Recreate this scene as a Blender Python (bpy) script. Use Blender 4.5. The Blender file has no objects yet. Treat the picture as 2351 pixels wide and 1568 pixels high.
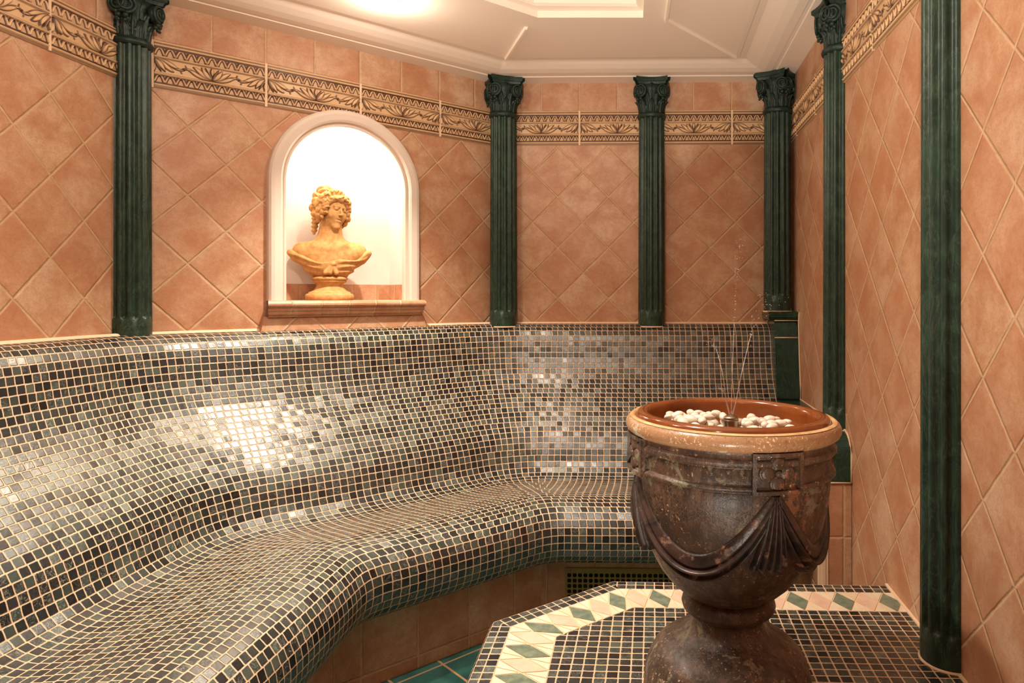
import bpy, bmesh, math, random
import numpy as np
from mathutils import Vector, Matrix
from mathutils.geometry import tessellate_polygon

random.seed(7)
rng = np.random.default_rng(7)
PI = math.pi
C = bpy.context.scene.collection
SC = bpy.context.scene

# ------------------------------------------------------------------ helpers
def lin(r, g, b):
    def f(c):
        c /= 255.0
        return c / 12.92 if c <= 0.04045 else ((c + 0.055) / 1.055) ** 2.4
    return (f(r), f(g), f(b), 1.0)

def tag(o, label=None, cat=None, group=None, kind=None):
    if label: o['label'] = label
    if cat: o['category'] = cat
    if group: o['group'] = group
    if kind: o['kind'] = kind
    return o

def empty(name, loc, rz=0.0, label=None, cat=None, group=None):
    o = bpy.data.objects.new(name, None)
    C.objects.link(o)
    o.empty_display_size = 0.02
    o.location = loc
    o.rotation_euler = (0, 0, rz)
    return tag(o, label, cat, group)

def link_mesh(name, me, mats, parent=None, smooth=False):
    for m in (mats if isinstance(mats, (list, tuple)) else [mats]):
        me.materials.append(m)
    if smooth:
        me.polygons.foreach_set('use_smooth', [True] * len(me.polygons))
    o = bpy.data.objects.new(name, me)
    C.objects.link(o)
    if parent: o.parent = parent
    return o

def mesh_obj(name, verts, faces, mats, parent=None, smooth=False, uvs=None, mi=None):
    """uvs: one (u,v) per face corner, in face order"""
    me = bpy.data.meshes.new(name)
    me.from_pydata([tuple(map(float, v)) for v in verts], [], [tuple(int(i) for i in f) for f in faces])
    if uvs is not None:
        uv = me.uv_layers.new(name='UVMap')
        uv.data.foreach_set('uv', np.asarray(uvs, dtype=np.float32).ravel())
    if mi is not None:
        me.polygons.foreach_set('material_index', mi)
    me.update()
    return link_mesh(name, me, mats, parent, smooth)

def bm_obj(name, bm, mats, parent=None, smooth=False):
    bmesh.ops.recalc_face_normals(bm, faces=bm.faces)
    me = bpy.data.meshes.new(name)
    bm.to_mesh(me); bm.free()
    return link_mesh(name, me, mats, parent, smooth)

def grid_mesh(name, P, mats, parent=None, smooth=True, close_u=False, close_v=False, flip=False, caps=False):
    """P: array (nu, nv, 3)"""
    P = np.asarray(P, dtype=float)
    nu, nv = P.shape[:2]
    V = P.reshape(-1, 3)
    F = []
    for i in range(nu if close_u else nu - 1):
        i2 = (i + 1) % nu
        for j in range(nv if close_v else nv - 1):
            j2 = (j + 1) % nv
            q = (i * nv + j, i2 * nv + j, i2 * nv + j2, i * nv + j2)
            F.append(q[::-1] if flip else q)
    if caps:
        F.append(tuple(range(nv)) if not flip else tuple(range(nv))[::-1])
        l = tuple((nu - 1) * nv + j for j in range(nv))
        F.append(l[::-1] if not flip else l)
    bm = bmesh.new()
    bv = [bm.verts.new(v) for v in V]
    for f in F:
        try: bm.faces.new([bv[k] for k in f])
        except ValueError: pass
    bmesh.ops.remove_doubles(bm, verts=bm.verts, dist=1e-6)
    return bm_obj(name, bm, mats, parent, smooth)

def lathe(name, prof, mats, parent=None, seg=64, smooth=True):
    prof = np.asarray(prof, dtype=float)
    th = np.linspace(0, 2 * PI, seg, endpoint=False)
    P = np.zeros((seg, len(prof), 3))
    P[:, :, 0] = np.cos(th)[:, None] * prof[None, :, 0]
    P[:, :, 1] = np.sin(th)[:, None] * prof[None, :, 0]
    P[:, :, 2] = prof[None, :, 1]
    return grid_mesh(name, P, mats, parent, smooth, close_u=True)

def tube_pts(pts, radii, n=8):
    pts = [Vector(p) for p in pts]
    out = []
    up = Vector((0.13, 0.31, 0.94))
    for i, p in enumerate(pts):
        t = (pts[min(i + 1, len(pts) - 1)] - pts[max(i - 1, 0)]).normalized()
        a = t.cross(up)
        if a.length < 1e-4: a = t.cross(Vector((1, 0, 0)))
        a.normalize(); b = t.cross(a)
        r = radii[i] if hasattr(radii, '__len__') else radii
        out.append([tuple(p + (a * math.cos(k * 2 * PI / n) + b * math.sin(k * 2 * PI / n)) * r) for k in range(n)])
    return np.array(out)

def bm_grid(bm, P, close_u=False, close_v=False, caps=False):
    nu, nv = P.shape[:2]
    v = [[bm.verts.new(P[i, j]) for j in range(nv)] for i in range(nu)]
    for i in range(nu if close_u else nu - 1):
        for j in range(nv if close_v else nv - 1):
            try: bm.faces.new((v[i][j], v[(i + 1) % nu][j], v[(i + 1) % nu][(j + 1) % nv], v[i][(j + 1) % nv]))
            except ValueError: pass
    if caps:
        bm.faces.new(v[0]); bm.faces.new(v[-1][::-1])

def add_box(bm, lo, hi, mat=None):
    vs = [bm.verts.new((x, y, z)) for x in (lo[0], hi[0]) for y in (lo[1], hi[1]) for z in (lo[2], hi[2])]
    if mat is not None:
        for v in vs: v.co = mat @ v.co
    for f in ((0, 1, 3, 2), (4, 6, 7, 5), (0, 4, 5, 1), (2, 3, 7, 6), (0, 2, 6, 4), (1, 5, 7, 3)):
        bm.faces.new([vs[k] for k in f])
    return vs

def catmull(pts, n=12):
    pts = [np.array(p, float) for p in pts]
    out = []
    for i in range(len(pts) - 1):
        p0 = pts[max(i - 1, 0)]; p1 = pts[i]; p2 = pts[i + 1]; p3 = pts[min(i + 2, len(pts) - 1)]
        for k in range(n):
            t = k / n
            out.append(0.5 * ((2 * p1) + (-p0 + p2) * t + (2 * p0 - 5 * p1 + 4 * p2 - p3) * t * t + (-p0 + 3 * p1 - 3 * p2 + p3) * t ** 3))
    out.append(pts[-1])
    return np.array(out)

def resample(P, step):
    d = np.r_[0, np.cumsum(np.linalg.norm(np.diff(P, axis=0), axis=1))]
    n = max(1, int(round(d[-1] / step)))
    s = np.linspace(0, d[-1], n + 1)
    return np.stack([np.interp(s, d, P[:, k]) for k in range(P.shape[1])], 1)

def smoothstep(a, b, x):
    t = np.clip((x - a) / (b - a), 0, 1)
    return t * t * (3 - 2 * t)

# naive surface nets on a signed distance grid
def surface_nets(D, lo, h):
    S = D < 0
    nx, ny, nz = D.shape
    acc = np.zeros((nx - 1, ny - 1, nz - 1, 3)); cnt = np.zeros((nx - 1, ny - 1, nz - 1))
    for ax in range(3):
        sl0 = [slice(None)] * 3; sl1 = [slice(None)] * 3
        sl0[ax] = slice(0, -1); sl1[ax] = slice(1, None)
        a = D[tuple(sl0)]; b = D[tuple(sl1)]
        cr = (a < 0) != (b < 0)
        t = np.where(cr, a / np.where(cr, a - b, 1), 0)
        oth = [k for k in range(3) if k != ax]
        for o1 in (0, 1):
            for o2 in (0, 1):
                s = [None] * 3
                s[ax] = slice(None)
                s[oth[0]] = slice(o1, cr.shape[oth[0]] - 1 + o1)
                s[oth[1]] = slice(o2, cr.shape[oth[1]] - 1 + o2)
                c = cr[tuple(s)]; tt = t[tuple(s)]
                cnt += c
                acc[..., ax] += np.where(c, tt, 0)
                acc[..., oth[0]] += c * o1
                acc[..., oth[1]] += c * o2
    m = cnt > 0
    idx = -np.ones(m.shape, int)
    idx[m] = np.arange(m.sum())
    I = np.argwhere(m)
    V = (I + acc[m] / cnt[m][:, None]) * h + np.array(lo)
    F = []
    for ax in range(3):
        sl0 = [slice(None)] * 3; sl1 = [slice(None)] * 3
        sl0[ax] = slice(0, -1); sl1[ax] = slice(1, None)
        a = S[tuple(sl0)]; b = S[tuple(sl1)]
        E = np.argwhere(a != b)
        oth = [(ax + 1) % 3, (ax + 2) % 3]
        ok = (E[:, oth[0]] > 0) & (E[:, oth[1]] > 0) & (E[:, oth[0]] < D.shape[oth[0]] - 1) & (E[:, oth[1]] < D.shape[oth[1]] - 1)
        E = E[ok]
        d1 = np.zeros(3, int); d1[oth[0]] = 1
        d2 = np.zeros(3, int); d2[oth[1]] = 1
        q = [idx[tuple((E - k).T)] for k in (d1 + d2, d2, 0 * d1, d1)]
        Q = np.stack(q, 1)
        ins = a[tuple(E.T)]
        Q[~ins] = Q[~ins][:, ::-1]
        F.append(Q)
    F = np.concatenate(F)
    F = F[(F >= 0).all(1)]
    return V, F

def sdf_obj(name, fn, lo, hi, h, mat, parent=None):
    ax = [np.arange(lo[k], hi[k] + h, h) for k in range(3)]
    X, Y, Z = np.meshgrid(*ax, indexing='ij')
    V, F = surface_nets(fn(X, Y, Z), lo, h)
    return mesh_obj(name, V, F, mat, parent, smooth=True)

def smin(a, b, k):
    hh = np.clip(0.5 + 0.5 * (b - a) / k, 0, 1)
    return b * (1 - hh) + a * hh - k * hh * (1 - hh)
def smax(a, b, k): return -smin(-a, -b, k)
def ell(X, Y, Z, c, r):
    k0 = np.sqrt(((X - c[0]) / r[0]) ** 2 + ((Y - c[1]) / r[1]) ** 2 + ((Z - c[2]) / r[2]) ** 2)
    k1 = np.sqrt(((X - c[0]) / r[0] ** 2) ** 2 + ((Y - c[1]) / r[1] ** 2) ** 2 + ((Z - c[2]) / r[2] ** 2) ** 2)
    return k0 * (k0 - 1) / np.maximum(k1, 1e-9)
def caps(X, Y, Z, a, b, r1, r2=None):
    if r2 is None: r2 = r1
    a = np.array(a); b = np.array(b); d = b - a
    t = np.clip(((X - a[0]) * d[0] + (Y - a[1]) * d[1] + (Z - a[2]) * d[2]) / (d @ d + 1e-12), 0, 1)
    return np.sqrt((X - a[0] - t * d[0]) ** 2 + (Y - a[1] - t * d[1]) ** 2 + (Z - a[2] - t * d[2]) ** 2) - (r1 + (r2 - r1) * t)

# ------------------------------------------------------------------ materials
class NT:
    def __init__(s, name):
        s.m = bpy.data.materials.new(name); s.m.use_nodes = True
        s.t = s.m.node_tree; s.b = s.t.nodes['Principled BSDF']
    def n(s, typ, ins=None, **pr):
        nd = s.t.nodes.new(typ)
        for k, v in pr.items(): setattr(nd, k, v)
        for k, v in (ins or {}).items(): s.put(nd.inputs[k], v)
        return nd
    def put(s, sock, v):
        if isinstance(v, bpy.types.NodeSocket): s.t.links.new(v, sock)
        else: sock.default_value = v
    def ma(s, op, a, b=0.0, c=0.0, clamp=False):
        nd = s.n('ShaderNodeMath', operation=op, use_clamp=clamp)
        for k, v in enumerate((a, b, c)): s.put(nd.inputs[k], v)
        return nd.outputs[0]
    def mr(s, x, a, b, c=0.0, d=1.0, smooth=True):
        nd = s.n('ShaderNodeMapRange', interpolation_type='SMOOTHSTEP' if smooth else 'LINEAR')
        for k, v in enumerate((x, a, b, c, d)): s.put(nd.inputs[k], v)
        return nd.outputs[0]
    def mix(s, f, a, b, blend='MIX'):
        nd = s.n('ShaderNodeMix', data_type='RGBA', blend_type=blend)
        s.put(nd.inputs[0], f); s.put(nd.inputs[6], a); s.put(nd.inputs[7], b)
        return nd.outputs[2]
    def ramp(s, x, stops, const=False):
        nd = s.n('ShaderNodeValToRGB')
        r = nd.color_ramp
        if const: r.interpolation = 'CONSTANT'
        while len(r.elements) < len(stops): r.elements.new(0.5)
        for e, (p, c) in zip(r.elements, stops): e.position = p; e.color = c
        s.put(nd.inputs[0], x)
        return nd.outputs[0]
    def noise(s, vec, scale, detail=3.0, rough=0.55, dist=0.0):
        nd = s.n('ShaderNodeTexNoise', {'Scale': scale, 'Detail': detail, 'Roughness': rough, 'Distortion': dist})
        if vec is not None: s.put(nd.inputs['Vector'], vec)
        return nd.outputs[0]
    def obj(s): return s.n('ShaderNodeTexCoord').outputs['Object']
    def uv(s):
        o = s.n('ShaderNodeTexCoord').outputs['UV']
        x = s.n('ShaderNodeSeparateXYZ', {0: o})
        return o, x.outputs[0], x.outputs[1]
    def comb(s, x, y, z=0.0): return s.n('ShaderNodeCombineXYZ', {0: x, 1: y, 2: z}).outputs[0]
    def vadd(s, a, b):
        nd = s.n('ShaderNodeVectorMath', operation='ADD'); s.put(nd.inputs[0], a); s.put(nd.inputs[1], b); return nd.outputs[0]
    def vscale(s, a, k):
        nd = s.n('ShaderNodeVectorMath', operation='SCALE'); s.put(nd.inputs[0], a); s.put(nd.inputs[3], k); return nd.outputs[0]
    def white(s, v):
        nd = s.n('ShaderNodeTexWhiteNoise', {'Vector': v}, noise_dimensions='3D')
        return nd.outputs[0], nd.outputs[1]
    def bump(s, height, strength=1.0, dist=1.0):
        return s.n('ShaderNodeBump', {'Strength': strength, 'Distance': dist, 'Height': height}).outputs[0]
    def set(s, col=None, rough=None, normal=None, spec=None, metal=None, coat=None, **kw):
        b = s.b
        if col is not None: s.put(b.inputs['Base Color'], col)
        if rough is not None: s.put(b.inputs['Roughness'], rough)
        if normal is not None: s.put(b.inputs['Normal'], normal)
        if spec is not None: s.put(b.inputs['Specular IOR Level'], spec)
        if metal is not None: s.put(b.inputs['Metallic'], metal)
        if coat is not None: s.put(b.inputs['Coat Weight'], coat)
        for k, v in kw.items(): s.put(b.inputs[k], v)
        return s.m

TERRA_A, TERRA_B, TERRA_C = lin(207, 167, 133), lin(185, 133, 98), lin(218, 187, 157)
GROUT_W = lin(220, 186, 148)

def tile_mat(name, mode, pu, pv, g=0.0028, rough=0.42, tint=None, lime=False):
    """terracotta tiles in UV metres; diamond: pu is the tile diagonal"""
    s = NT(name)
    uv, u, v = s.uv()
    wob = s.ma('MULTIPLY', s.ma('SUBTRACT', s.noise(uv, 55, 3), 0.5), 0.0042)
    if mode == 'diamond':
        k = math.sqrt(0.5)
        a = s.ma('MULTIPLY', s.ma('ADD', u, v), 1 / pu); b = s.ma('MULTIPLY', s.ma('SUBTRACT', u, v), 1 / pu)
        la = lb = pu * k
    else:
        a = s.ma('MULTIPLY', u, 1 / pu); b = s.ma('MULTIPLY', v, 1 / pv)
        la, lb = pu, pv
    def edge(x, l):
        f = s.ma('FRACT', x)
        return s.ma('MULTIPLY', s.ma('MINIMUM', f, s.ma('SUBTRACT', 1.0, f)), l)
    dm = s.ma('ADD', s.ma('MINIMUM', edge(a, la), edge(b, lb)), wob)
    cell = s.comb(s.ma('FLOOR', a), s.ma('FLOOR', b), 0.0)
    w, wc = s.white(cell)
    pv3 = s.vadd(uv, s.vscale(wc, 9.0))
    n1 = s.noise(pv3, 11, 5, 0.62, 0.4)
    n2 = s.noise(pv3, 70, 4, 0.7)
    c = s.mix(s.mr(n1, 0.33, 0.68), TERRA_B, TERRA_A)
    c = s.mix(s.ma('MULTIPLY', s.mr(s.noise(pv3, 5, 3), 0.5, 0.72), 0.75), c, TERRA_C)
    c = s.mix(s.ma('MULTIPLY', s.mr(n2, 0.35, 0.75), 0.30), c, lin(150, 92, 62))
    c = s.mix(s.ma('MULTIPLY', s.mr(s.noise(uv, 210, 3, 0.7), 0.42, 0.72), 0.28), c, lin(140, 88, 60))
    c = s.mix(s.ma('MULTIPLY', w, 0.30), c, lin(184, 116, 80))
    speck = s.mr(s.noise(uv, 260, 1, 0.5), 0.70, 0.78)
    c = s.mix(s.ma('MULTIPLY', speck, 0.45), c, lin(110, 66, 44))
    mask = s.mr(dm, g * 0.75, g * 1.15)
    gr = s.mix(s.noise(uv, 40, 4), GROUT_W, lin(180, 140, 100))
    edgeline = s.ma('MULTIPLY', s.ma('SUBTRACT', s.mr(dm, g * 0.8, g * 1.2), s.mr(dm, g * 1.3, g * 2.2)), s.ma('MULTIPLY', s.mr(s.noise(uv, 9, 3), 0.45, 0.65), 0.42))
    c = s.mix(edgeline, c, lin(120, 74, 48))
    c = s.mix(mask, gr, c)
    if lime:
        mp = s.n('ShaderNodeMapping', {'Vector': uv, 'Scale': (85.0, 3.2, 1.0)})
        stn = s.mr(s.noise(mp.outputs[0], 1.0, 5, 0.7), 0.50, 0.72)
        reg = s.ma('MULTIPLY', s.mr(u, 1.28, 1.50), s.mr(s.noise(uv, 4.5, 3), 0.38, 0.62))
        c = s.mix(s.ma('MULTIPLY', s.ma('MULTIPLY', stn, reg), 0.55), c, lin(226, 200, 172))
    hgt = s.ma('ADD', s.ma('MULTIPLY', s.mr(dm, 0.0, g * 2.4), 0.0022), s.ma('MULTIPLY', s.ma('ADD', n1, s.ma('MULTIPLY', n2, 0.3)), 0.0012))
    return s.set(c, s.mix(mask, (0.85,) * 3 + (1,), (rough,) * 3 + (1,)), s.bump(hgt, 0.9), spec=0.4)

M_TILE_SQ_H = 0.1585
M_DIAM = tile_mat('terracotta_diamond_tile', 'diamond', 0.212, 0.212, 0.0026)
M_DIAM_LIME = tile_mat('terracotta_diamond_tile_limed', 'diamond', 0.212, 0.212, 0.0026, lime=True)
M_SQ = tile_mat('terracotta_square_tile', 'square', 0.1585, 0.30, 0.0026)
M_RISER = tile_mat('terracotta_riser_tile', 'square', 0.155, 0.155, 0.0026)
M_STRIP = tile_mat('terracotta_strip_tile', 'square', 0.098, 0.5, 0.0022)
M_SILL = tile_mat('terracotta_sill_tile', 'square', 0.0955, 0.9, 0.0020)

def mosaic_mat(name, jitter=1.0):
    """marble mosaic, UV in tile units"""
    P = 0.02257
    s = NT(name)
    uv, u, v = s.uv()
    wob = s.vscale(s.vadd(s.n('ShaderNodeTexNoise', {'Vector': uv, 'Scale': 1.7, 'Detail': 2.0}).outputs[1], (-0.5, -0.5, -0.5)), 0.085)
    uvw = s.vadd(uv, wob)
    x = s.n('ShaderNodeSeparateXYZ', {0: uvw}); u, v = x.outputs[0], x.outputs[1]
    fu, fv = s.ma('SUBTRACT', s.ma('FRACT', u), 0.5), s.ma('SUBTRACT', s.ma('FRACT', v), 0.5)
    cell = s.comb(s.ma('FLOOR', u), s.ma('FLOOR', v), 0.0)
    w, wc = s.white(cell)
    w2, wc2 = s.white(s.vadd(cell, (17.3, 5.1, 2.0)))
    rr, half = 0.10, 0.442
    def q(f): return s.ma('MAXIMUM', s.ma('SUBTRACT', s.ma('ABSOLUTE', f), half - rr), 0.0)
    qa, qb = q(fu), q(fv)
    d = s.ma('SUBTRACT', s.ma('SQRT', s.ma('ADD', s.ma('MULTIPLY', qa, qa), s.ma('MULTIPLY', qb, qb))), rr)
    d = s.ma('ADD', d, s.ma('MULTIPLY', s.ma('SUBTRACT', s.noise(uv, 7, 2), 0.5), 0.05))
    mask = s.mr(d, 0.015, -0.02)
    base = s.ramp(w, [(0.0, lin(12, 13, 17)), (0.3, lin(18, 22, 25)), (0.5, lin(23, 33, 33)), (0.68, lin(31, 29, 36)), (0.8, lin(40, 52, 47)), (0.93, lin(54, 64, 58)), (1.0, lin(78, 84, 74))])
    mp = s.vadd(s.vscale(uv, 1.0), s.vscale(wc, 40.0))
    vein = s.ma('ABSOLUTE', s.ma('SUBTRACT', s.noise(mp, 1.3, 4, 0.65, 1.6), 0.5))
    vm = s.ma('MULTIPLY', s.mr(vein, 0.020, 0.0), s.mr(w2, 0.35, 0.9))
    cloud = s.mr(s.noise(mp, 3.2, 5, 0.7), 0.45, 0.75)
    c = s.mix(s.ma('MULTIPLY', cloud, 0.20), base, lin(74, 88, 78))
    c = s.mix(s.ma('MULTIPLY', vm, 0.75), c, lin(164, 168, 146))
    gr = s.mix(s.noise(uv, 0.5, 3), lin(216, 182, 146), lin(200, 162, 124))
    c = s.mix(mask, gr, c)
    sx = s.n('ShaderNodeSeparateXYZ', {0: wc2})
    tilt = s.ma('ADD', s.ma('MULTIPLY', fu, s.ma('SUBTRACT', sx.outputs[0], 0.5)), s.ma('MULTIPLY', fv, s.ma('SUBTRACT', sx.outputs[1], 0.5)))
    h = s.ma('ADD', s.ma('MULTIPLY', s.mr(d, 0.08, -0.07), 0.0011), s.ma('MULTIPLY', tilt, P * 0.11 * jitter))
    h = s.ma('ADD', h, s.ma('MULTIPLY', s.noise(mp, 2.5, 3), 0.0003))
    rough = s.mix(mask, (0.8,) * 3 + (1,), s.mix(w2, (0.24,) * 3 + (1,), (0.40,) * 3 + (1,)))
    return s.set(c, rough, s.bump(h, 1.0), spec=1.0)

M_MOSAIC = mosaic_mat('green_marble_mosaic')

def green_glaze(name, dark, mid, lightc, rough=0.3):
    s = NT(name)
    o = s.obj()
    n = s.noise(o, 14, 5, 0.65, 1.2)
    c = s.mix(s.mr(n, 0.35, 0.7), dark, mid)
    map_ = s.n('ShaderNodeMapping', {'Vector': o, 'Scale': (22.0, 22.0, 6.0)})
    wis = s.ma('ABSOLUTE', s.ma('SUBTRACT', s.noise(map_.outputs[0], 1.0, 5, 0.7, 2.0), 0.5))
    c = s.mix(s.ma('MULTIPLY', s.mr(wis, 0.03, 0.0), 0.16), c, lightc)
    c = s.mix(s.ma('MULTIPLY', s.mr(s.noise(o, 300, 2), 0.68, 0.8), 0.25), c, lightc)
    return s.set(c, rough, s.bump(s.noise(o, 90, 3), 0.25, 0.002), spec=0.36)
M_COL = green_glaze('green_glazed_column', lin(29, 46, 37), lin(46, 68, 53), lin(122, 138, 116), 0.36)
M_CAP = green_glaze('green_glazed_capital', lin(22, 38, 33), lin(38, 56, 47), lin(92, 110, 96), 0.42)
M_LEDGE = green_glaze('green_glazed_ledge', lin(30, 54, 44), lin(42, 70, 57), lin(100, 124, 106), 0.22)

def plaster(name, col, rough=0.75, bump=0.25, sc=160):
    s = NT(name); o = s.obj()
    c = s.mix(s.ma('MULTIPLY', s.noise(o, 5, 3), 0.10), col, lin(235, 205, 178))
    return s.set(c, rough, s.bump(s.noise(o, sc, 3), bump, 0.002), spec=0.3)
M_CEIL = plaster('ceiling_plaster', lin(243, 228, 212), 0.7, 0.12, 220)
M_NICHE = plaster('niche_plaster', lin(232, 228, 224), 0.8, 0.3, 120)
M_FRAME = plaster('niche_frame_plaster', lin(222, 204, 190), 0.7, 0.35, 260)
M_CAULK = plaster('grout_bead', lin(232, 200, 166), 0.8, 0.2, 200)

def frieze_mat():
    s = NT('antique_relief_tile')
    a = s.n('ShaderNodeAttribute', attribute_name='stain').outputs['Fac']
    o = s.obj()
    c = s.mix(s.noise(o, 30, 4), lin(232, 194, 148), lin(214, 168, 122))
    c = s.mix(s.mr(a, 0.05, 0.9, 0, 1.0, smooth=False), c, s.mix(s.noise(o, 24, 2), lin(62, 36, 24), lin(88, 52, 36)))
    return s.set(c, 0.4, spec=0.45)
M_FRIEZE = frieze_mat()

def urn_mat():
    s = NT('weathered_brown_glaze'); o = s.obj()
    n1 = s.noise(o, 7, 5, 0.65, 0.8); n2 = s.noise(o, 42, 6, 0.75); n3 = s.noise(o, 13, 7, 0.72, 0.5)
    mp = s.n('ShaderNodeMapping', {'Vector': o, 'Scale': (70.0, 70.0, 16.0)})
    st = s.noise(mp.outputs[0], 1.0, 5, 0.75)
    c = s.mix(s.mr(n1, 0.35, 0.66), lin(52, 39, 31), lin(88, 62, 45))
    c = s.mix(s.ma('MULTIPLY', s.mr(st, 0.46, 0.68), 0.6), c, lin(122, 98, 80))
    c = s.mix(s.ma('MULTIPLY', s.mr(n2, 0.48, 0.66), 0.8), c, lin(44, 33, 28))
    c = s.mix(s.ma('MULTIPLY', s.mr(n3, 0.565, 0.585), 0.8), c, s.mix(n2, lin(120, 112, 92), lin(146, 138, 114)))
    c = s.mix(s.ma('MULTIPLY', s.mr(s.noise(s.vadd(o, (3.1, 1.7, 0.4)), 10, 7, 0.72), 0.62, 0.64), 0.7), c, lin(146, 92, 60))
    vc = s.n('ShaderNodeTexVoronoi', {'Vector': s.vadd(o, s.vscale(s.comb(n2, n3, n2), 0.012)), 'Scale': 150.0}, feature='DISTANCE_TO_EDGE').outputs['Distance']
    crk = s.ma('MULTIPLY', s.mr(vc, 0.09, 0.03), s.mr(s.noise(s.vadd(o, (7.0, 2.0, 1.0)), 9, 4), 0.50, 0.60))
    c = s.mix(s.ma('MULTIPLY', crk, 0.45), c, lin(132, 98, 74))
    spn = s.noise(s.vadd(o, (1.1, 0.7, 2.4)), 190, 2, 0.6)
    sp = s.ma('MULTIPLY', s.mr(spn, 0.62, 0.70), s.mr(s.noise(o, 16, 4), 0.42, 0.62))
    c = s.mix(s.ma('MULTIPLY', sp, 0.8), c, lin(214, 180, 146))
    h = s.ma('ADD', s.ma('MULTIPLY', n2, 0.7), s.ma('ADD', s.ma('MULTIPLY', s.mr(n3, 0.58, 0.61), 0.25), s.ma('MULTIPLY', sp, 0.3)))
    return s.set(c, s.mr(n2, 0.3, 0.7, 0.28, 0.55), s.bump(h, 0.7, 0.004), spec=0.55)
M_URN = urn_mat()

def rim_mat():
    s = NT('speckled_rim_glaze'); o = s.obj()
    c = s.mix(s.noise(o, 9, 4), lin(142, 102, 70), lin(174, 130, 92))
    spn = s.noise(o, 260, 2, 0.6)
    sp = s.mr(spn, 0.56, 0.66)
    c = s.mix(s.ma('MULTIPLY', sp, s.mr(s.noise(o, 22, 3), 0.38, 0.6)), c, lin(236, 196, 150))
    c = s.mix(s.ma('MULTIPLY', s.mr(s.noise(o, 12, 6, 0.7), 0.62, 0.64), 0.85), c, lin(196, 186, 158))
    c = s.mix(s.ma('MULTIPLY', s.mr(s.noise(o, 50, 5, 0.75), 0.54, 0.68), 0.6), c, lin(104, 68, 46))
    return s.set(c, 0.34, s.bump(s.ma('ADD', sp, s.noise(o, 60, 3)), 0.55, 0.002), spec=0.5)
M_RIM = rim_mat()

def swag_mat():
    s = NT('dark_swag_glaze'); o = s.obj()
    n1 = s.noise(o, 18, 5, 0.7, 0.7)
    c = s.mix(s.mr(n1, 0.35, 0.65), lin(40, 31, 29), lin(82, 60, 52))
    c = s.mix(s.ma('MULTIPLY', s.mr(s.noise(o, 30, 5, 0.7), 0.56, 0.68), 0.7), c, lin(186, 146, 124))
    c = s.mix(s.ma('MULTIPLY', s.mr(s.noise(s.vadd(o, (5.0, 1.0, 2.0)), 14, 5), 0.58, 0.66), 0.4), c, lin(92, 96, 78))
    return s.set(c, 0.36, s.bump(s.noise(o, 120, 3), 0.35, 0.002), spec=0.5)
M_SWAG = swag_mat()

def simple(name, col, rough=0.5, metal=0.0, spec=0.5, nb=0.0, nsc=100, coat=0.0, var=None, vsc=20):
    s = NT(name); o = s.obj()
    c = col if var is None else s.mix(s.mr(s.noise(o, vsc, 5, 0.65), 0.35, 0.68), col, var)
    nrm = s.bump(s.noise(o, nsc, 4), nb, 0.002) if nb else None
    return s.set(c, rough, nrm, spec=spec, metal=metal, coat=coat)
M_BASIN = simple('orange_glazed_basin', lin(134, 72, 32), 0.13, 0, 0.6, 0.08, 40, var=lin(108, 53, 22), vsc=8)
M_CREAMGLAZE = simple('cream_glaze_line', lin(226, 188, 138), 0.25, 0, 0.5, 0.1, 60, var=lin(190, 140, 92), vsc=14)
M_STONE = simple('sand_cast_stone', lin(208, 158, 102), 0.85, 0, 0.2, 0.35, 420, var=lin(184, 132, 78), vsc=60)
M_PEBBLE = simple('white_pebble_stone', lin(236, 224, 210), 0.33, 0, 0.5, 0.1, 60, var=lin(210, 186, 160), vsc=60)
M_STEEL = simple('brushed_nozzle_metal', lin(150, 138, 120), 0.32, 1.0, 0.5, 0.15, 300)
M_BRASS = simple('dull_brass_grille', lin(150, 126, 72), 0.5, 0.5, 0.5, 0.1, 200)
M_DARK = simple('dark_duct', lin(14, 13, 12), 0.9)
M_CREAM = simple('cream_marble', lin(226, 210, 186), 0.28, 0, 0.5, 0.05, 30, var=lin(216, 196, 168), vsc=16)
M_PINK = simple('rose_marble', lin(222, 190, 166), 0.28, 0, 0.5, 0.05, 30, var=lin(210, 172, 148), vsc=22)
M_GRN = simple('green_marble_inlay', lin(92, 106, 92), 0.28, 0, 0.5, 0.05, 30, var=lin(128, 138, 116), vsc=50)
M_GROUT = simple('cream_grout', lin(222, 186, 146), 0.85, 0, 0.2, 0.2, 200)
M_WHITEMETAL = simple('white_lacquered_ring', lin(230, 210, 190), 0.35)

def water_mat():
    s = NT('water')
    return s.set((0.95, 0.9, 0.87, 1), 0.05, spec=0.5, **{'Transmission Weight': 0.75, 'IOR': 1.33})
M_WATER = water_mat()

def floor_mat():
    s = NT('teal_floor_tile'); uv, u, v = s.uv()
    a = s.ma('MULTIPLY', s.ma('ADD', u, v), 1 / 0.2); b = s.ma('MULTIPLY', s.ma('SUBTRACT', u, v), 1 / 0.2)
    def e(x):
        f = s.ma('FRACT', x); return s.ma('MINIMUM', f, s.ma('SUBTRACT', 1.0, f))
    dm = s.ma('MINIMUM', e(a), e(b)); mask = s.mr(dm, 0.018, 0.028)
    c = s.mix(s.mr(s.noise(uv, 14, 5), 0.3, 0.7), lin(34, 80, 74), lin(58, 112, 102))
    return s.set(s.mix(mask, lin(190, 150, 112), c), 0.3, s.bump(s.mr(dm, 0.0, 0.04), 0.5, 0.002))
M_FLOOR = floor_mat()

def emit(name, col, st):
    s = NT(name); return s.set((0.9, 0.9, 0.9, 1), 0.4, **{'Emission Color': col, 'Emission Strength': st})

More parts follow.
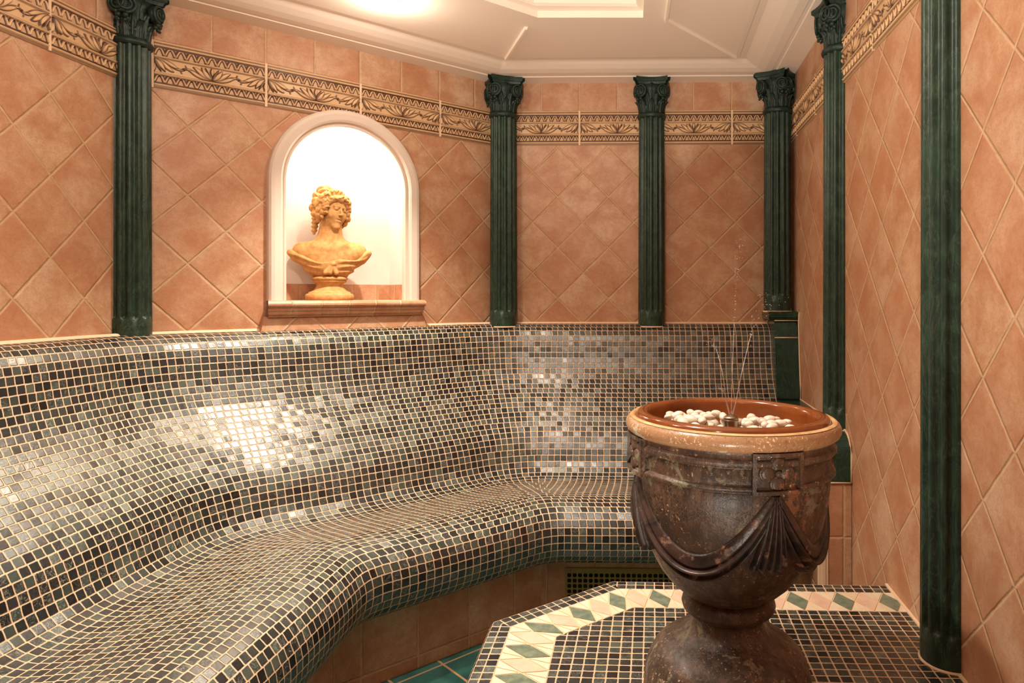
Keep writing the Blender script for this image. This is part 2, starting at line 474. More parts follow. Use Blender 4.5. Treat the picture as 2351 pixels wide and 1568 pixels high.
# ------------------------------------------------------------------ room geometry (metres; camera at 0,0,1 looking along +Y)
WARM = (1.0, 0.88, 0.74)
class Wall:
    def __init__(s, p, d, n, z0):
        s.p = np.array(p, float); s.d = np.array(d, float) / np.linalg.norm(d)
        s.n = np.array((-s.d[1], s.d[0])); s.n = s.n if s.n @ np.array(n) > 0 else -s.n
        s.z0 = z0
    def at(s, t, o=0.0, z=0.0):
        q = s.p + s.d * t + s.n * o
        return (q[0], q[1], z)
    def hit(s, w, o=0.0, ow=0.0):
        """parameter t on s (offset o) where it meets w (offset ow)"""
        A = np.array([s.d, -w.d]).T
        t = np.linalg.solve(A, (w.p + w.n * ow) - (s.p + s.n * o))
        return t[0]
    def px(s, x, o=0.0):
        """t where the sight line through photo column x meets the wall"""
        k = (x - 1440.0) / 1606.0
        q = s.p + s.n * o
        return (k * q[1] - q[0]) / (s.d[0] - k * s.d[1])
    def mat(s, t, o, z):
        q = s.at(t, o, z)
        return Matrix(((s.d[0], s.n[0], 0, q[0]), (s.d[1], s.n[1], 0, q[1]), (0, 0, 1, q[2]), (0, 0, 0, 1)))

WA = Wall((-1.482, 1.9085), (0.0374, 0.9993), (1, 0), 1.4173)
WB = Wall((-0.7498, 2.757), (0.7266, 0.687), (0.687, -0.7266), 1.5246)
WC = Wall((-0.0782, 2.9225), (0.99978, -0.02094), (0, -1), 1.4138)
WD = Wall((0.6096, 1.1001), (0.0366, 0.9993), (-1, 0), 1.39)
ZF0, ZF1, ZTOP = 1.631, 1.773, 1.893       # frieze, top of tiling
ZMID = 1.70
YREAR = -0.75
tA0 = (YREAR - WA.p[1]) / WA.d[1]; tA1 = WA.hit(WB)
tB0 = WB.hit(WA); tB1 = WB.hit(WC)
tC0 = WC.hit(WB); tC1 = WC.hit(WD)
tD0 = (YREAR - WD.p[1]) / WD.d[1]; tD1 = WD.hit(WC)

NT_C = (WB.px(612) + WB.px(957)) / 2       # niche centre on wall B
NR, NZ, NSILL = 0.234, 1.393, 0.985        # niche radius, arch spring, sill level

def arch(r, z_bottom, n=40):
    pts = [(-r, z_bottom)]
    for k in range(n + 1):
        a = PI - PI * k / n
        pts.append((r * math.cos(a), NZ + r * math.sin(a)))
    pts.append((r, z_bottom))
    return pts

def build_wall(name, W, t0, t1, fj, hole=False):
    """fj: t of a frieze joint (phase of the square tiles)"""
    V, F, U, MI = [], [], [], []
    def poly(loops, u0, v0, mi):
        base = len(V)
        flat = [p for l in loops for p in l]
        for (t, z) in flat: V.append(W.at(t, 0, z))
        tri = tessellate_polygon([[Vector((t, z, 0)) for (t, z) in l] for l in loops])
        for f in tri:
            n = Vector((0, 0, 0))
            a, b, c = [Vector(V[base + k]) for k in f]
            nn = (b - a).cross(c - a)
            f = list(f)
            if nn.x * W.n[0] + nn.y * W.n[1] < 0: f = f[::-1]
            F.append([base + k for k in f]); MI.append(mi)
            for k in f: U.append((flat[k][0] - u0, flat[k][1] - v0))
    loops = [[(t0, 0.0), (t1, 0.0), (t1, ZMID), (t0, ZMID)]]
    if hole: loops.append([(NT_C + a, z) for a, z in arch(NR, NSILL - 0.01)][::-1])
    poly(loops, 0.0, W.z0, 0)
    poly([[(t0, ZMID), (t1, ZMID), (t1, 1.96), (t0, 1.96)]], fj, ZF1 - 0.0, 1)
    o = mesh_obj(name, V, F, [M_DIAM_LIME if W is WD else M_DIAM, M_SQ], None, False, U, MI)
    return tag(o, kind='structure')

jA, jB, jC, jD = WA.px(110), WB.px(610), WC.px(1330.5), WD.px(2008)
wall_a = build_wall('wall_left', WA, tA0, tA1, jA)
wall_b = build_wall('wall_rear_left', WB, tB0, tB1, jB, hole=True)
wall_c = build_wall('wall_rear', WC, tC0, tC1, jC)
wall_d = build_wall('wall_right', WD, tD0, tD1, jD)
WE = Wall((0.0, YREAR), (1, 0), (0, 1), 1.4)
build_wall('wall_front', WE, WA.at(tA0)[0], WD.at(tD0)[0], 0.0)

# frieze relief tile, one mesh shared by all
FL, FH = 0.3095, 0.142
def frieze_mesh():
    nx, ny = 270, 124
    x = np.linspace(0, FL / FH, nx); y = np.linspace(0, 1, ny)
    X, Y = np.meshgrid(x, y, indexing='ij')
    T = 1 - Y
    Wd = FL / FH
    H = np.full(X.shape, 0.004); S = np.zeros(X.shape)
    def band(a, b, h, st, soft=0.008):
        nonlocal H, S
        m = smoothstep(a - soft, a + soft, T) * (1 - smoothstep(b - soft, b + soft, T))
        H = H * (1 - m) + h * m; S = S * (1 - m) + st * m
    band(-0.1, 0.03, 0.004, 0.10); band(0.030, 0.072, 0.0042, 0.72); band(0.076, 0.104, 0.0066, 0.0); band(0.108, 0.152, 0.0036, 0.95)
    band(0.305, 0.37, 0.0066, 0.62); band(0.322, 0.345, 0.0080, 0.10)
    band(0.665, 0.732, 0.0066, 0.62); band(0.686, 0.709, 0.0080, 0.10)
    band(0.872, 0.912, 0.0036, 0.95); band(0.916, 0.944, 0.0066, 0.0); band(0.950, 0.994, 0.0042, 0.72)
    for a, b in ((0.15, 0.312), (0.73, 0.878)):
        m = (T > a) & (T < b)
        ty = 1 - (T - a) / (b - a)
        f = (X / Wd * 11.0) % 1.0
        cur = 1.02 - np.abs(2 * f - 1) ** 1.8 * 1.15
        dd = np.abs(ty - cur)
        slope = np.sqrt(1 + (4.1 * np.abs(2 * f - 1) ** 0.8) ** 2)
        dd = dd / slope
        ridge = np.exp(-(dd / 0.085) ** 2)
        gap = np.exp(-((dd - 0.16) / 0.065) ** 2)
        low = smoothstep(0.35, 0.0, ty) * (np.abs(2 * f - 1) > 0.72) if a < 0.5 else smoothstep(0.6, 1.0, ty) * (np.abs(2 * f - 1) < 0.4)
        H = np.where(m, 0.003 + 0.0042 * ridge, H)
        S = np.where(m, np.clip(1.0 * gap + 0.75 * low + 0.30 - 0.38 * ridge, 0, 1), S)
    fm = (T > 0.367) & (T < 0.668)
    fh = np.full(X.shape, 0.003); fs = np.full(X.shape, 0.17)
    def bez(p, n=70):
        t = np.linspace(0, 1, n)[:, None]
        p = [np.array(q, float) for q in p]
        if len(p) == 3: return (1 - t) ** 2 * p[0] + 2 * t * (1 - t) * p[1] + t * t * p[2]
        return (1 - t) ** 3 * p[0] + 3 * t * (1 - t) ** 2 * p[1] + 3 * t * t * (1 - t) * p[2] + t ** 3 * p[3]
    def stroke(p, w0, w1, dark, hgt=0.004, fill=0.0):
        nonlocal fh, fs
        B = bez(p)
        best = np.full(X.shape, 9.0); tt = np.zeros(X.shape)
        for k, q in enumerate(B):
            d = np.hypot(X - q[0], Y - q[1])
            w = d < best
            best = np.where(w, d, best); tt = np.where(w, k / (len(B) - 1), tt)
        wd = w0 + (w1 - w0) * np.sin(np.clip(tt, 0, 1) * PI) ** 0.8
        ins = best < wd
        prof = np.sqrt(np.clip(1 - (best / wd) ** 2, 0, 1))
        fh = np.where(ins, np.maximum(fh, 0.003 + hgt * prof), fh)
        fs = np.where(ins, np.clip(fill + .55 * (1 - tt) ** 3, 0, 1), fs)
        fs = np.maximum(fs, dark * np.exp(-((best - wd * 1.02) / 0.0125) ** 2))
    def flower(cx, cy, up):
        def q(dx, dy): return (cx + dx, cy + up * dy)
        for sgn in (-1, 1):
            stroke([q(sgn * .04, 0), q(sgn * .28, .00), q(sgn * .36, .21), q(sgn * .56, .15)], .008, .028, .9, .003, .22)
            stroke([q(sgn * .55, .155), q(sgn * .62, .11), q(sgn * .58, .05)], .006, .012, .85, .002, .5)
            stroke([q(sgn * .02, .0), q(sgn * .30, .03), q(sgn * .34, .13), q(sgn * .44, .13)], .006, .040, .85, .004, .05)
            stroke([q(0, .01), q(sgn * .17, .06), q(sgn * .27, .20), q(sgn * .36, .23)], .006, .046, .85, .005, .03)
            stroke([q(0, .02), q(sgn * .12, .10), q(sgn * .20, .25)], .008, .046, .9, .006, .02)
            stroke([q(0, .02), q(sgn * .04, .12), q(sgn * .13, .26)], .005, .016, .9, .007, .45)
        stroke([q(0, .10), q(0.0, .18), q(0, .285)], .006, .036, .9, .007, .02)
    flower(Wd / 2, 0.345, 1)
    flower(0.0, 0.622, -1)
    flower(Wd, 0.622, -1)
    H = np.where(fm, fh, H); S = np.where(fm, fs, S)
    S = np.clip(S + 0.03 * rng.standard_normal(S.shape) * (S > 0.2), 0, 1)
    V = np.stack([X * FH, H * 1.25, Y * FH], -1)
    V[0, :, 1] = V[-1, :, 1] = 0; V[:, 0, 1] = V[:, -1, 1] = 0
    F = []
    for i in range(nx - 1):
        for j in range(ny - 1):
            k = i * ny + j
            F.append((k, k + 1, k + ny + 1, k + ny))
    me = bpy.data.meshes.new('frieze_tile')
    me.from_pydata(V.reshape(-1, 3).tolist(), [], F)
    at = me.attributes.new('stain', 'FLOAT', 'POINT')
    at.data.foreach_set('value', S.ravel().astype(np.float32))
    me.polygons.foreach_set('use_smooth', [True] * len(F))
    me.update(); me.materials.append(M_FRIEZE)
    return me
FRM = frieze_mesh()
def put_frieze(W, wall, j, t0, t1, PITCH=0.3175):
    k0 = math.floor((t0 - j) / PITCH); k1 = math.ceil((t1 - j) / PITCH)
    bm = bmesh.new()
    for k in range(k0, k1):
        a = j + k * PITCH + 0.004
        lo, hi = max(a, t0), min(a + FL, t1)
        if hi - lo < 0.02: continue
        me = FRM
        if hi - lo < FL - 1e-4:                      # tile cut at the corner of the room
            me = FRM.copy()
            b2 = bmesh.new(); b2.from_mesh(me)
            b2.verts.ensure_lookup_table()
            bmesh.ops.delete(b2, geom=[v for v in b2.verts if v.co.x < lo - a - 1e-4 or v.co.x > hi - a + 1e-4], context='VERTS')
            b2.to_mesh(me); b2.free()
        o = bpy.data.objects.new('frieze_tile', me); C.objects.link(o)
        # local x along wall, y towards room
        M = W.mat(a, 0.001, ZF0)
        o.matrix_world = M; o.parent = wall
        if a > t0: 
            add_box(bm, (a - 0.008, 0, ZF0 - 0.001), (a, 0.0060, ZF1 + 0.0005), W.mat(0, 0, 0))
    if len(bm.verts): bm_obj('frieze_grout', bm, M_CAULK, wall)
    else: bm.free()
put_frieze(WA, wall_a, jA, WA.px(-500), tA1)
put_frieze(WB, wall_b, jB, tB0, tB1)
put_frieze(WC, wall_c, jC, tC0, tC1)
put_frieze(WD, wall_d, jD, 0.18, tD1)

# floor
fl = mesh_obj('floor', [(-1.7, -0.8, 0), (0.8, -0.8, 0), (0.8, 3.1, 0), (-1.7, 3.1, 0)], [(0, 1, 2, 3)], M_FLOOR, None, False,
              [(-1.7, -.8), (.8, -.8), (.8, 3.1), (-1.7, 3.1)])
tag(fl, kind='structure')

# ------------------------------------------------------------------ sweeps along the walls
def sweep(name, walls, prof, mats, R=lambda o, k: 0.1, t_start=None, t_end=None, P=0.02257, parent=None, arc_n=8, smooth=False, uvscale=None):
    """walls: consecutive Wall objects, prof: list of (offset, z). UV = (t/P, row)"""
    prof = np.asarray(prof, float)
    nv = len(prof)
    vlen = np.r_[0, np.cumsum(np.linalg.norm(np.diff(prof, axis=0), axis=1))]
    cols, brk = [], []
    for k, W in enumerate(walls):
        # per profile point list of (x,y,u)
        per = []
        for j, (o, z) in enumerate(prof):
            L = []
            if k > 0:
                Wp = walls[k - 1]
                tc = W.hit(Wp, o, o); phi = math.acos(np.clip(W.d @ Wp.d, -1, 1)); r = R(o, k); tl = r * math.tan(phi / 2)
                ca = np.array(W.at(tc + tl, o)[:2]) + W.n * r * np.sign(W.n @ -Wp.d)
                sg = np.sign(W.n @ -Wp.d)
                n0 = (Wp.n + W.n); n0 /= np.linalg.norm(n0)
                for q in range(arc_n + 1):
                    f = q / arc_n
                    d = n0 * (1 - f) + W.n * f; d /= np.linalg.norm(d)
                    p = ca - sg * d * r
                    L.append((p[0], p[1], tc + tl - r * phi / 2 * (1 - f)))
            else:
                t0 = t_start(o); p = W.at(t0, o); L.append((p[0], p[1], t0))
            if k < len(walls) - 1:
                Wn = walls[k + 1]
                tc = W.hit(Wn, o, o); phi = math.acos(np.clip(W.d @ Wn.d, -1, 1)); r = R(o, k + 1); tl = r * math.tan(phi / 2)
                sg = np.sign(W.n @ Wn.d)
                ca = np.array(W.at(tc - tl, o)[:2]) + W.n * r * sg
                n0 = (Wn.n + W.n); n0 /= np.linalg.norm(n0)
                for q in range(arc_n + 1):
                    f = q / arc_n
                    d = W.n * (1 - f) + n0 * f; d /= np.linalg.norm(d)
                    p = ca - sg * d * r
                    L.append((p[0], p[1], tc - tl + r * phi / 2 * f))
            else:
                t1 = t_end(o); p = W.at(t1, o); L.append((p[0], p[1], t1))
            per.append(L)
        cols.append(per)
    V, F, U = [], [], []
    for k, per in enumerate(cols):
        m = len(per[0]); base = len(V)
        n0 = arc_n if k > 0 else 0
        n1 = arc_n if k < len(walls) - 1 else 0
        for j in range(nv):
            for i in range(m): V.append((per[j][i][0], per[j][i][1], prof[j][1]))
        for j in range(nv - 1):
            # whole tiles meet at the middle of a corner: stretch them a little along the bend, row by row
            us = np.array([(per[j][i][2] + per[j + 1][i][2]) / 2 / P for i in range(m)])
            if uvscale is None:
                if n0:
                    d = round(us[0]) - us[0]; us[:n0 + 1] += d * (1 - np.arange(n0 + 1) / n0)
                if n1:
                    d = round(us[-1]) - us[-1]; us[m - 1 - n1:] += d * np.arange(n1 + 1) / n1
            for i in range(m - 1):
                q = ((j, i), (j + 1, i), (j + 1, i + 1), (j, i + 1))
                F.append([base + a * m + b for a, b in q])
                for a, b in q:
                    vv = a if uvscale is None else vlen[a] / uvscale[1]
                    U.append((us[b] if uvscale is None else per[a][b][2] / uvscale[0], vv))
    return mesh_obj(name, V, F, mats, parent, smooth, U)

# bench
bp = [(0, .886), (.025, .886), (.052, .880), (.078, .864), (.095, .836), (.106, .795), (.116, .75), (.134, .705), (.158, .666), (.19, .63), (.23, .594),
      (.27, .554), (.306, .518), (.333, .490), (.352, .462), (.366, .428), (.379, .392), (.397, .368), (.430, .355), (.475, .351), (.57, .360), (.65, .371),
      (.72, .379), (.775, .379), (.825, .367), (.858, .340), (.872, .305), (.872, .27), (.862, .235), (.838, .207), (.80, .192), (.765, .186)]
bprof = resample(catmull(bp, 10), 0.02257)
def benchR(o, k): return 0.40 - 0.28 * smoothstep(0.20, 0.78, o)
END_IN = 0.088
bench = sweep('heated_bench', [WA, WB, WC], bprof, M_MOSAIC, benchR,
              t_start=lambda o: tA0 + 0.02, t_end=lambda o: WC.hit(WD, o, END_IN))
tag(bench, 'long curved bench of dark green marble mosaic running along the tiled walls', 'bench')
rprof = [(.765, .188), (.765, 0.0)]
sweep('riser', [WA, WB, WC], rprof, M_RISER, lambda o, k: 0.02, t_start=lambda o: tA0 + 0.02, t_end=lambda o: WC.hit(WD, o, END_IN),
      parent=bench, uvscale=(1.0, 1.0))
# caulk bead where the bench meets the tiled wall
sweep('grout_bead', [WA, WB, WC], [(0.0, .893), (.006, .8915), (.010, .886)], M_CAULK, lambda o, k: 0.40, t_start=lambda o: tA0 + .02, t_end=lambda o: WC.hit(WD, o, END_IN), parent=bench, smooth=True)

# green end ledge along the right wall
def extrude_yz(name, outline, x0, x1, mats, parent=None, uv=False, bevel=0.0):
    """outline in (t along WD, z); x = offsets from WD"""
    bm = bmesh.new()
    a = [bm.verts.new(WD.at(t, x0, z)) for t, z in outline]
    b = [bm.verts.new(WD.at(t, x1, z)) for t, z in outline]
    n = len(outline)
    bm.faces.new(a); bm.faces.new(b[::-1])
    for i in range(n): bm.faces.new((a[i], a[(i + 1) % n], b[(i + 1) % n], b[i]))
    bmesh.ops.recalc_face_normals(bm, faces=bm.faces)
    if bevel: bmesh.ops.bevel(bm, geom=[e for e in bm.edges], offset=bevel, segments=2, affect='EDGES', clamp_overlap=True)
    o = bm_obj(name, bm, mats, parent)
    if uv:
        me = o.data; ul = me.uv_layers.new(name='UVMap')
        for p in me.polygons:
            for li in p.loop_indices:
                co = me.vertices[me.loops[li].vertex_index].co
                hz = abs(p.normal.z) > 0.7
                ax = abs(p.normal.x) > abs(p.normal.y)
                ul.data[li].uv = (co.x if (hz or not ax) else co.y, co.y if hz else co.z)
    return o
tY = lambda y: (y - WD.p[1]) / WD.d[1]
ledge = empty('bench_end', WD.at(tY(2.3), 0.045, 0.0), label='green glazed end block closing the bench against the right wall, under two columns', cat='bench end')
def keep(o, par):
    o.parent = par; o.matrix_parent_inverse = par.matrix_basis.inverted(); return o
back = [(tY(2.90), .905), (tY(2.735), .905), (tY(2.722), .86), (tY(2.700), .75), (tY(2.685), .66), (tY(2.680), .604), (tY(2.90), .604)]
keep(extrude_yz('back_slab', back, 0.0015, 0.094, M_LEDGE, bevel=0.004), ledge)
cap = [(tY(2.90), .940), (tY(2.725), .940), (tY(2.712), .934), (tY(2.710), .924), (tY(2.722), .907), (tY(2.90), .907)]
keep(extrude_yz('top_cap', cap, 0.0015, 0.118, M_LEDGE, bevel=0.004), ledge)
arm = [(tY(2.90), .602), (tY(2.058), .602)] + [(tY(2.058 - .062 * math.sin(a)), .542 + .060 * math.cos(a)) for a in np.linspace(.2, PI / 2, 8)] + [(tY(1.996), .468), (tY(2.90), .468)]
keep(extrude_yz('arm_slab', arm, 0.0015, 0.094, M_LEDGE, bevel=0.003), ledge)
pedb = [(tY(2.90), .466), (tY(2.000), .466), (tY(2.000), .0), (tY(2.90), .0)]
keep(extrude_yz('tiled_base', pedb, 0.0015, 0.092, M_RISER, uv=True), ledge)

def bead(pts, r, par, name='grout_bead'):
    bm = bmesh.new(); bm_grid(bm, tube_pts(pts, r, 8), close_v=True, caps=True)
    return keep(bm_obj(name, bm, M_CAULK, smooth=True), par)
bead([WD.at(tY(y), .003, z) for y, z in ((2.72, .945), (2.709, .935), (2.716, .90), (2.700, .76), (2.683, .66), (2.678, .605), (2.40, .605), (2.056, .605), (2.030, .597), (2.006, .574), (1.994, .545), (1.993, .468))], .0032, ledge)
bead([WD.at(tY(2.718), d, .839) for d in (.002, .095)], .0022, ledge)
bead([WD.at(tY(2.7235), d, .905) for d in (.002, .095)], .0022, ledge)
bead([WD.at(tY(1.996), d, .467) for d in (.002, .093)], .0022, ledge)

bm = bmesh.new(); add_box(bm, (tY(1.9965), .068, .0), (tY(2.01), .0945, .464), WD.mat(0, 0, 0)); keep(bm_obj('corner_trim', bm, M_CAULK), ledge)
bm = bmesh.new(); add_box(bm, (tY(1.994), .076, .0), (tY(1.9966), .086, .464), WD.mat(0, 0, 0)); keep(bm_obj('corner_trim', bm, M_CAULK), ledge)

# ------------------------------------------------------------------ ceiling and cornice
def ceil_ring(o):
    """room outline offset inwards by o"""
    a = WA.at(WA.hit(WB, o, o), o); b = WB.at(WB.hit(WC, o, o), o); c = WC.at(WC.hit(WD, o, o), o)
    return a, b, c
cp = [(0.0, 1.891), (.075, 1.891), (.078, 1.896), (.086, 1.897), (.090, 1.893), (.100, 1.893), (.115, 1.899), (.135, 1.913), (.152, 1.931), (.160, 1.938), (.178, 1.938), (.180, 1.930), (.196, 1.930), (.198, 1.921), (.206, 1.921), (.207, 1.915), (.24, 1.915)]
cp = [(0.0, 1.891), (.080, 1.891), (.083, 1.8955), (.094, 1.8955), (.098, 1.893), (.118, 1.8935), (.140, 1.899), (.160, 1.908), (.172, 1.915), (.176, 1.917), (.192, 1.917), (.196, 1.912), (.206, 1.910), (.22, 1.910)]
cp = [(o if o < .1 else .1 + (o - .1) * 1.46, z) for o, z in cp]
corn = sweep('trim_1', [WA, WB, WC], cp, M_CEIL, lambda o, k: 0.004, t_start=lambda o: tA0 + o, t_end=lambda o: WC.hit(WD, o, o), parent=None, arc_n=1)
tag(corn, kind='structure')
class Rev(Wall):
    pass
def sweep_d():
    V, F = [], []
    for o, z in cp:
        V.append(WD.at(WD.hit(WC, o, o), o, z)); V.append(WD.at(tD0 + o, o, z))
    for i in range(len(cp) - 1): F.append((2 * i, 2 * i + 1, 2 * i + 3, 2 * i + 2))
    return tag(mesh_obj('trim_2', V, F, M_CEIL), kind='structure')
sweep_d()
ZC = 1.910
# flat ceiling with a sunken centre panel
ca, cb, cc = ceil_ring(0.275)
x_r = 0.129
inner = [(-0.292, 2.285), (0.052, 2.285), (0.052, 1.2), (-0.95, 1.2), (-0.95, 1.68)]
outer = [WA.at(tA0 + .275, .275)[:2], WD.at(tD0 + .275, .275)[:2], (cc[0], cc[1]), (cb[0], cb[1]), (ca[0], ca[1])]
def flat_poly(name, loops, z, mat, down=True):
    V = [(x, y, z) for l in loops for x, y in l]
    tri = tessellate_polygon([[Vector((x, y, 0)) for x, y in l] for l in loops])
    F = []
    for f in tri:
        a, b, c = [Vector(V[k]) for k in f]
        if ((b - a).cross(c - a).z > 0) == down: f = f[::-1]
        F.append(f)
    return mesh_obj(name, V, F, mat)
ceil = flat_poly('ceiling', [outer, inner[::-1]], ZC, M_CEIL)
tag(ceil, kind='structure')
bm = bmesh.new()
n = len(inner); cen = np.mean(np.array(inner), 0)
rings = []
for f, z in ((0.0, ZC), (0.0, ZC + .022), (0.022, ZC + .028), (0.030, ZC + .034), (0.030, ZC + .05)):
    q = []
    for (x, y) in inner:
        v = cen - np.array((x, y)); v = v / np.linalg.norm(v) * f * 1.2
        q.append(bm.verts.new((x + v[0], y + v[1], z)))
    rings.append(q)
for a, b in zip(rings, rings[1:]):
    for i in range(n): bm.faces.new((a[i], a[(i + 1) % n], b[(i + 1) % n], b[i]))
bm.faces.new(rings[-1])
keep(bm_obj('recessed_panel', bm, M_CEIL), ceil)
# raised seams between the ceiling panels
def batten(name, a, b, w=0.012, h=0.010):
    a = Vector((*a, 0)); b = Vector((*b, 0)); d = (b - a).normalized(); nn = Vector((-d.y, d.x, 0)) * w / 2
    bm = bmesh.new()
    prof = [(-1, 0), (-.55, -h), (.55, -h), (1, 0)]
    r0 = [bm.verts.new((a + nn * p).to_tuple()[:2] + (ZC + 0.0005 + q,)) for p, q in prof]
    r1 = [bm.verts.new((b + nn * p).to_tuple()[:2] + (ZC + 0.0005 + q,)) for p, q in prof]
    for i in range(4): bm.faces.new((r0[i], r0[(i + 1) % 4], r1[(i + 1) % 4], r1[i]))
    bm.faces.new(r0[::-1]); bm.faces.new(r1)
    return tag(bm_obj(name, bm, M_CEIL), kind='structure')
cb2, cc2 = ceil_ring(0.255)[1], ceil_ring(0.255)[2]
batten('trim_3', cb2[:2], (-0.341, 2.362))
batten('trim_4', cc2[:2], (0.1285, 2.294))
batten('trim_5', (0.1285, 2.30), (0.1285, 0.2), 0.016, 0.014)

# ------------------------------------------------------------------ niche
def niche():
    pts = arch(NR, NSILL - 0.012, 48)
    depth = 0.165
    V, F = [], []
    # lining (splayed very slightly), open to the room
    for o in (0.0, -depth):
        for a, z in pts: V.append(WB.at(NT_C + a, o, z))
    m = len(pts)
    for i in range(m - 1): F.append((i, i + 1, m + i + 1, m + i))
    F.append(tuple(range(m, 2 * m)))
    o = mesh_obj('niche_lining', V, F, M_NICHE, wall_b)
    # tile strip at the foot of the back wall and sides
    V, F, U = [], [], []
    r = NR - 0.004; d = depth - 0.006
    path = [(-r, -0.004), (-r, -d), (r, -d), (r, -0.004)]
    s = 0; su = []
    for k, p in enumerate(path):
        if k: s += math.dist(p, path[k - 1])
        su.append(s)
    for k in range(3):
        b = len(V)
        for (p, uu) in ((path[k], su[k]), (path[k + 1], su[k + 1])):
            for z in (NSILL - 0.012, NSILL + 0.060): V.append(WB.at(NT_C + p[0], p[1], z))
        F.append((b, b + 2, b + 3, b + 1))
        U += [(su[k] + .02, 0.1), (su[k + 1] + .02, 0.1), (su[k + 1] + .02, .17), (su[k] + .02, .17)]
    # top edge of strip
    b = len(V)
    for (p, q) in zip(path, [(-NR, -0.004), (-NR, -depth), (NR, -depth), (NR, -0.004)]):
        V.append(WB.at(NT_C + p[0], p[1], NSILL + .060)); V.append(WB.at(NT_C + q[0], q[1], NSILL + .060))
    for k in range(3):
        F.append((b + 2 * k, b + 2 * k + 2, b + 2 * k + 3, b + 2 * k + 1)); U += [(0.05, .2)] * 4
    mesh_obj('tile_strip', V, F, M_STRIP, wall_b, False, U)
    # frame: profile (radial from opening, projection)
    prof = [(-.012, -.004), (-.012, .012), (-.009, .017), (-.004, .017), (-.001, .013), (.001, .013), (.004, .026), (.010, .031), (.030, .033), (.040, .030), (.046, .022), (.047, .010), (.047, .0)]
    rows = []
    n = 56
    path = [(-1, None)] 
    P = []
    def ring(a, zz, ca, sa):
        out = []
        for rr, pr in prof:
            rad = 0.222 + rr
            out.append(WB.at(NT_C + ca * rad, pr, zz + sa * rad))
        return out
    P.append(ring(0, NSILL, -1, 0))
    for k in range(n + 1):
        a = PI - PI * k / n
        P.append(ring(a, NZ, math.cos(a), math.sin(a)))
    P.append(ring(0, NSILL, 1, 0))
    fr = grid_mesh('niche_frame', np.array(P), M_FRAME, wall_b, smooth=False)
niche()

# sill with moulded edge and tiled apron
def sill():
    root = empty('niche_sill', WB.at(NT_C, 0.03, 0.886), label='terracotta ledge with rounded moulded edge below the lit niche', cat='ledge')
    prof = [(-.160, .9855), (.044, .9855), (.052, .983), (.0565, .977), (.0565, .972), (.053, .967), (.047, .9655), (.046, .958), (.0445, .9555), (.0415, .954), (.0415, .948), (.0395, .945), (.034, .944), (.033, .9395), (.029, .938), (.0015, .938)]
    prof = [(p, .9855 - (.9855 - z) * 1.18) for p, z in prof]
    hw = 0.282
    tt = [-hw + .010, -hw + .016] + list(np.linspace(-hw + .02, hw - .02, 31)) + [hw - .016, hw - .010]
    V, F, U = [], [], []
    n = len(prof)
    vl = np.r_[0, np.cumsum(np.hypot(np.diff([p for p, z in prof]), np.diff([z for p, z in prof])))]
    hwz = []
    for i, t in enumerate(tt):
        for (p, z) in prof:
            tx = t
            if p < 0: tx = max(-NR + .005, min(NR - .005, t))
            elif i in (0, len(tt) - 1): tx = t + (p - .03) * (0.28) * (1 if i else -1)
            V.append(WB.at(NT_C + tx, p if p != -.160 else -.158, z)); hwz.append(t)
    for i in range(len(tt) - 1):
        for j in range(n - 1):
            q = ((i, j), (i + 1, j), (i + 1, j + 1), (i, j + 1))
            F.append([a * n + b for a, b in q])
            U += [(tt[a] + .0955 * 3 + .012, .3 + vl[b]) for a, b in q]
    for i in (0, len(tt) - 1):
        f = [i * n + j for j in range(1, n)]
        F.append(f if i else f[::-1]); U += [(.05, .3)] * len(f)
    keep(mesh_obj('moulded_edge', V, F, M_SILL, None, False, U), root)
    # apron widening downwards
    V, F, U = [], [], []
    for z, p, w in ((.932, .022, .279), (.918, .024, .284), (.898, .027, .290), (.872, .030, .296)):
        for t in (-w, w):
            V.append(WB.at(NT_C + t, 0.001, z)); V.append(WB.at(NT_C + t, p, z))
        U.append((w, z))
    us = U; U = []
    for k in range(3):
        a, b = 4 * k, 4 * k + 4
        F.append((a + 1, a + 3, b + 3, b + 1)); U += [(-us[k][0] + .05, us[k][1]), (us[k][0] + .05, us[k][1]), (us[k + 1][0] + .05, us[k + 1][1]), (-us[k + 1][0] + .05, us[k + 1][1])]
        F.append((a, a + 1, b + 1, b)); U += [(0.4, us[k][1]), (.45, us[k][1]), (.45, us[k + 1][1]), (.4, us[k + 1][1])]
        F.append((a + 3, a + 2, b + 2, b + 3)); U += [(0.4, us[k][1]), (.45, us[k][1]), (.45, us[k + 1][1]), (.4, us[k + 1][1])]
    keep(mesh_obj('apron', V, F, M_DIAM, None, False, U), root)
sill()

# ------------------------------------------------------------------ columns
CAPZ = 0.145
def column_shaft(h):
    """fluted shaft, local z from 0 to h"""
    nf, sub = 13, 12
    n = nf * sub
    r = 0.0555
    zs = [0.0, .004, .03, .058] + list(.058 + np.linspace(.004, .022, 6)) + [h * .3, h * .6, h - .03, h]
    P = np.zeros((n, len(zs), 3))
    for j, z in enumerate(zs):
        rr = r * (1 - 0.05 * z / max(h, .5))
        for i in range(n):
            a = 2 * PI * i / n
            f = (i % sub) / sub
            dep = math.sin(PI * max(0, min(1, (f - .24) / .76))) ** 1.15 if f > .24 else 0.0
            lift = 0.058 + .012 * (1 - math.sqrt(max(0, 1 - (2 * f - 1.24) ** 2))) if f > .24 else 9
            k = float(smoothstep(lift, lift + .008, z))
            q = rr - .0085 * dep * k
            P[i, j] = (q * math.cos(a), q * math.sin(a), z)
    return P

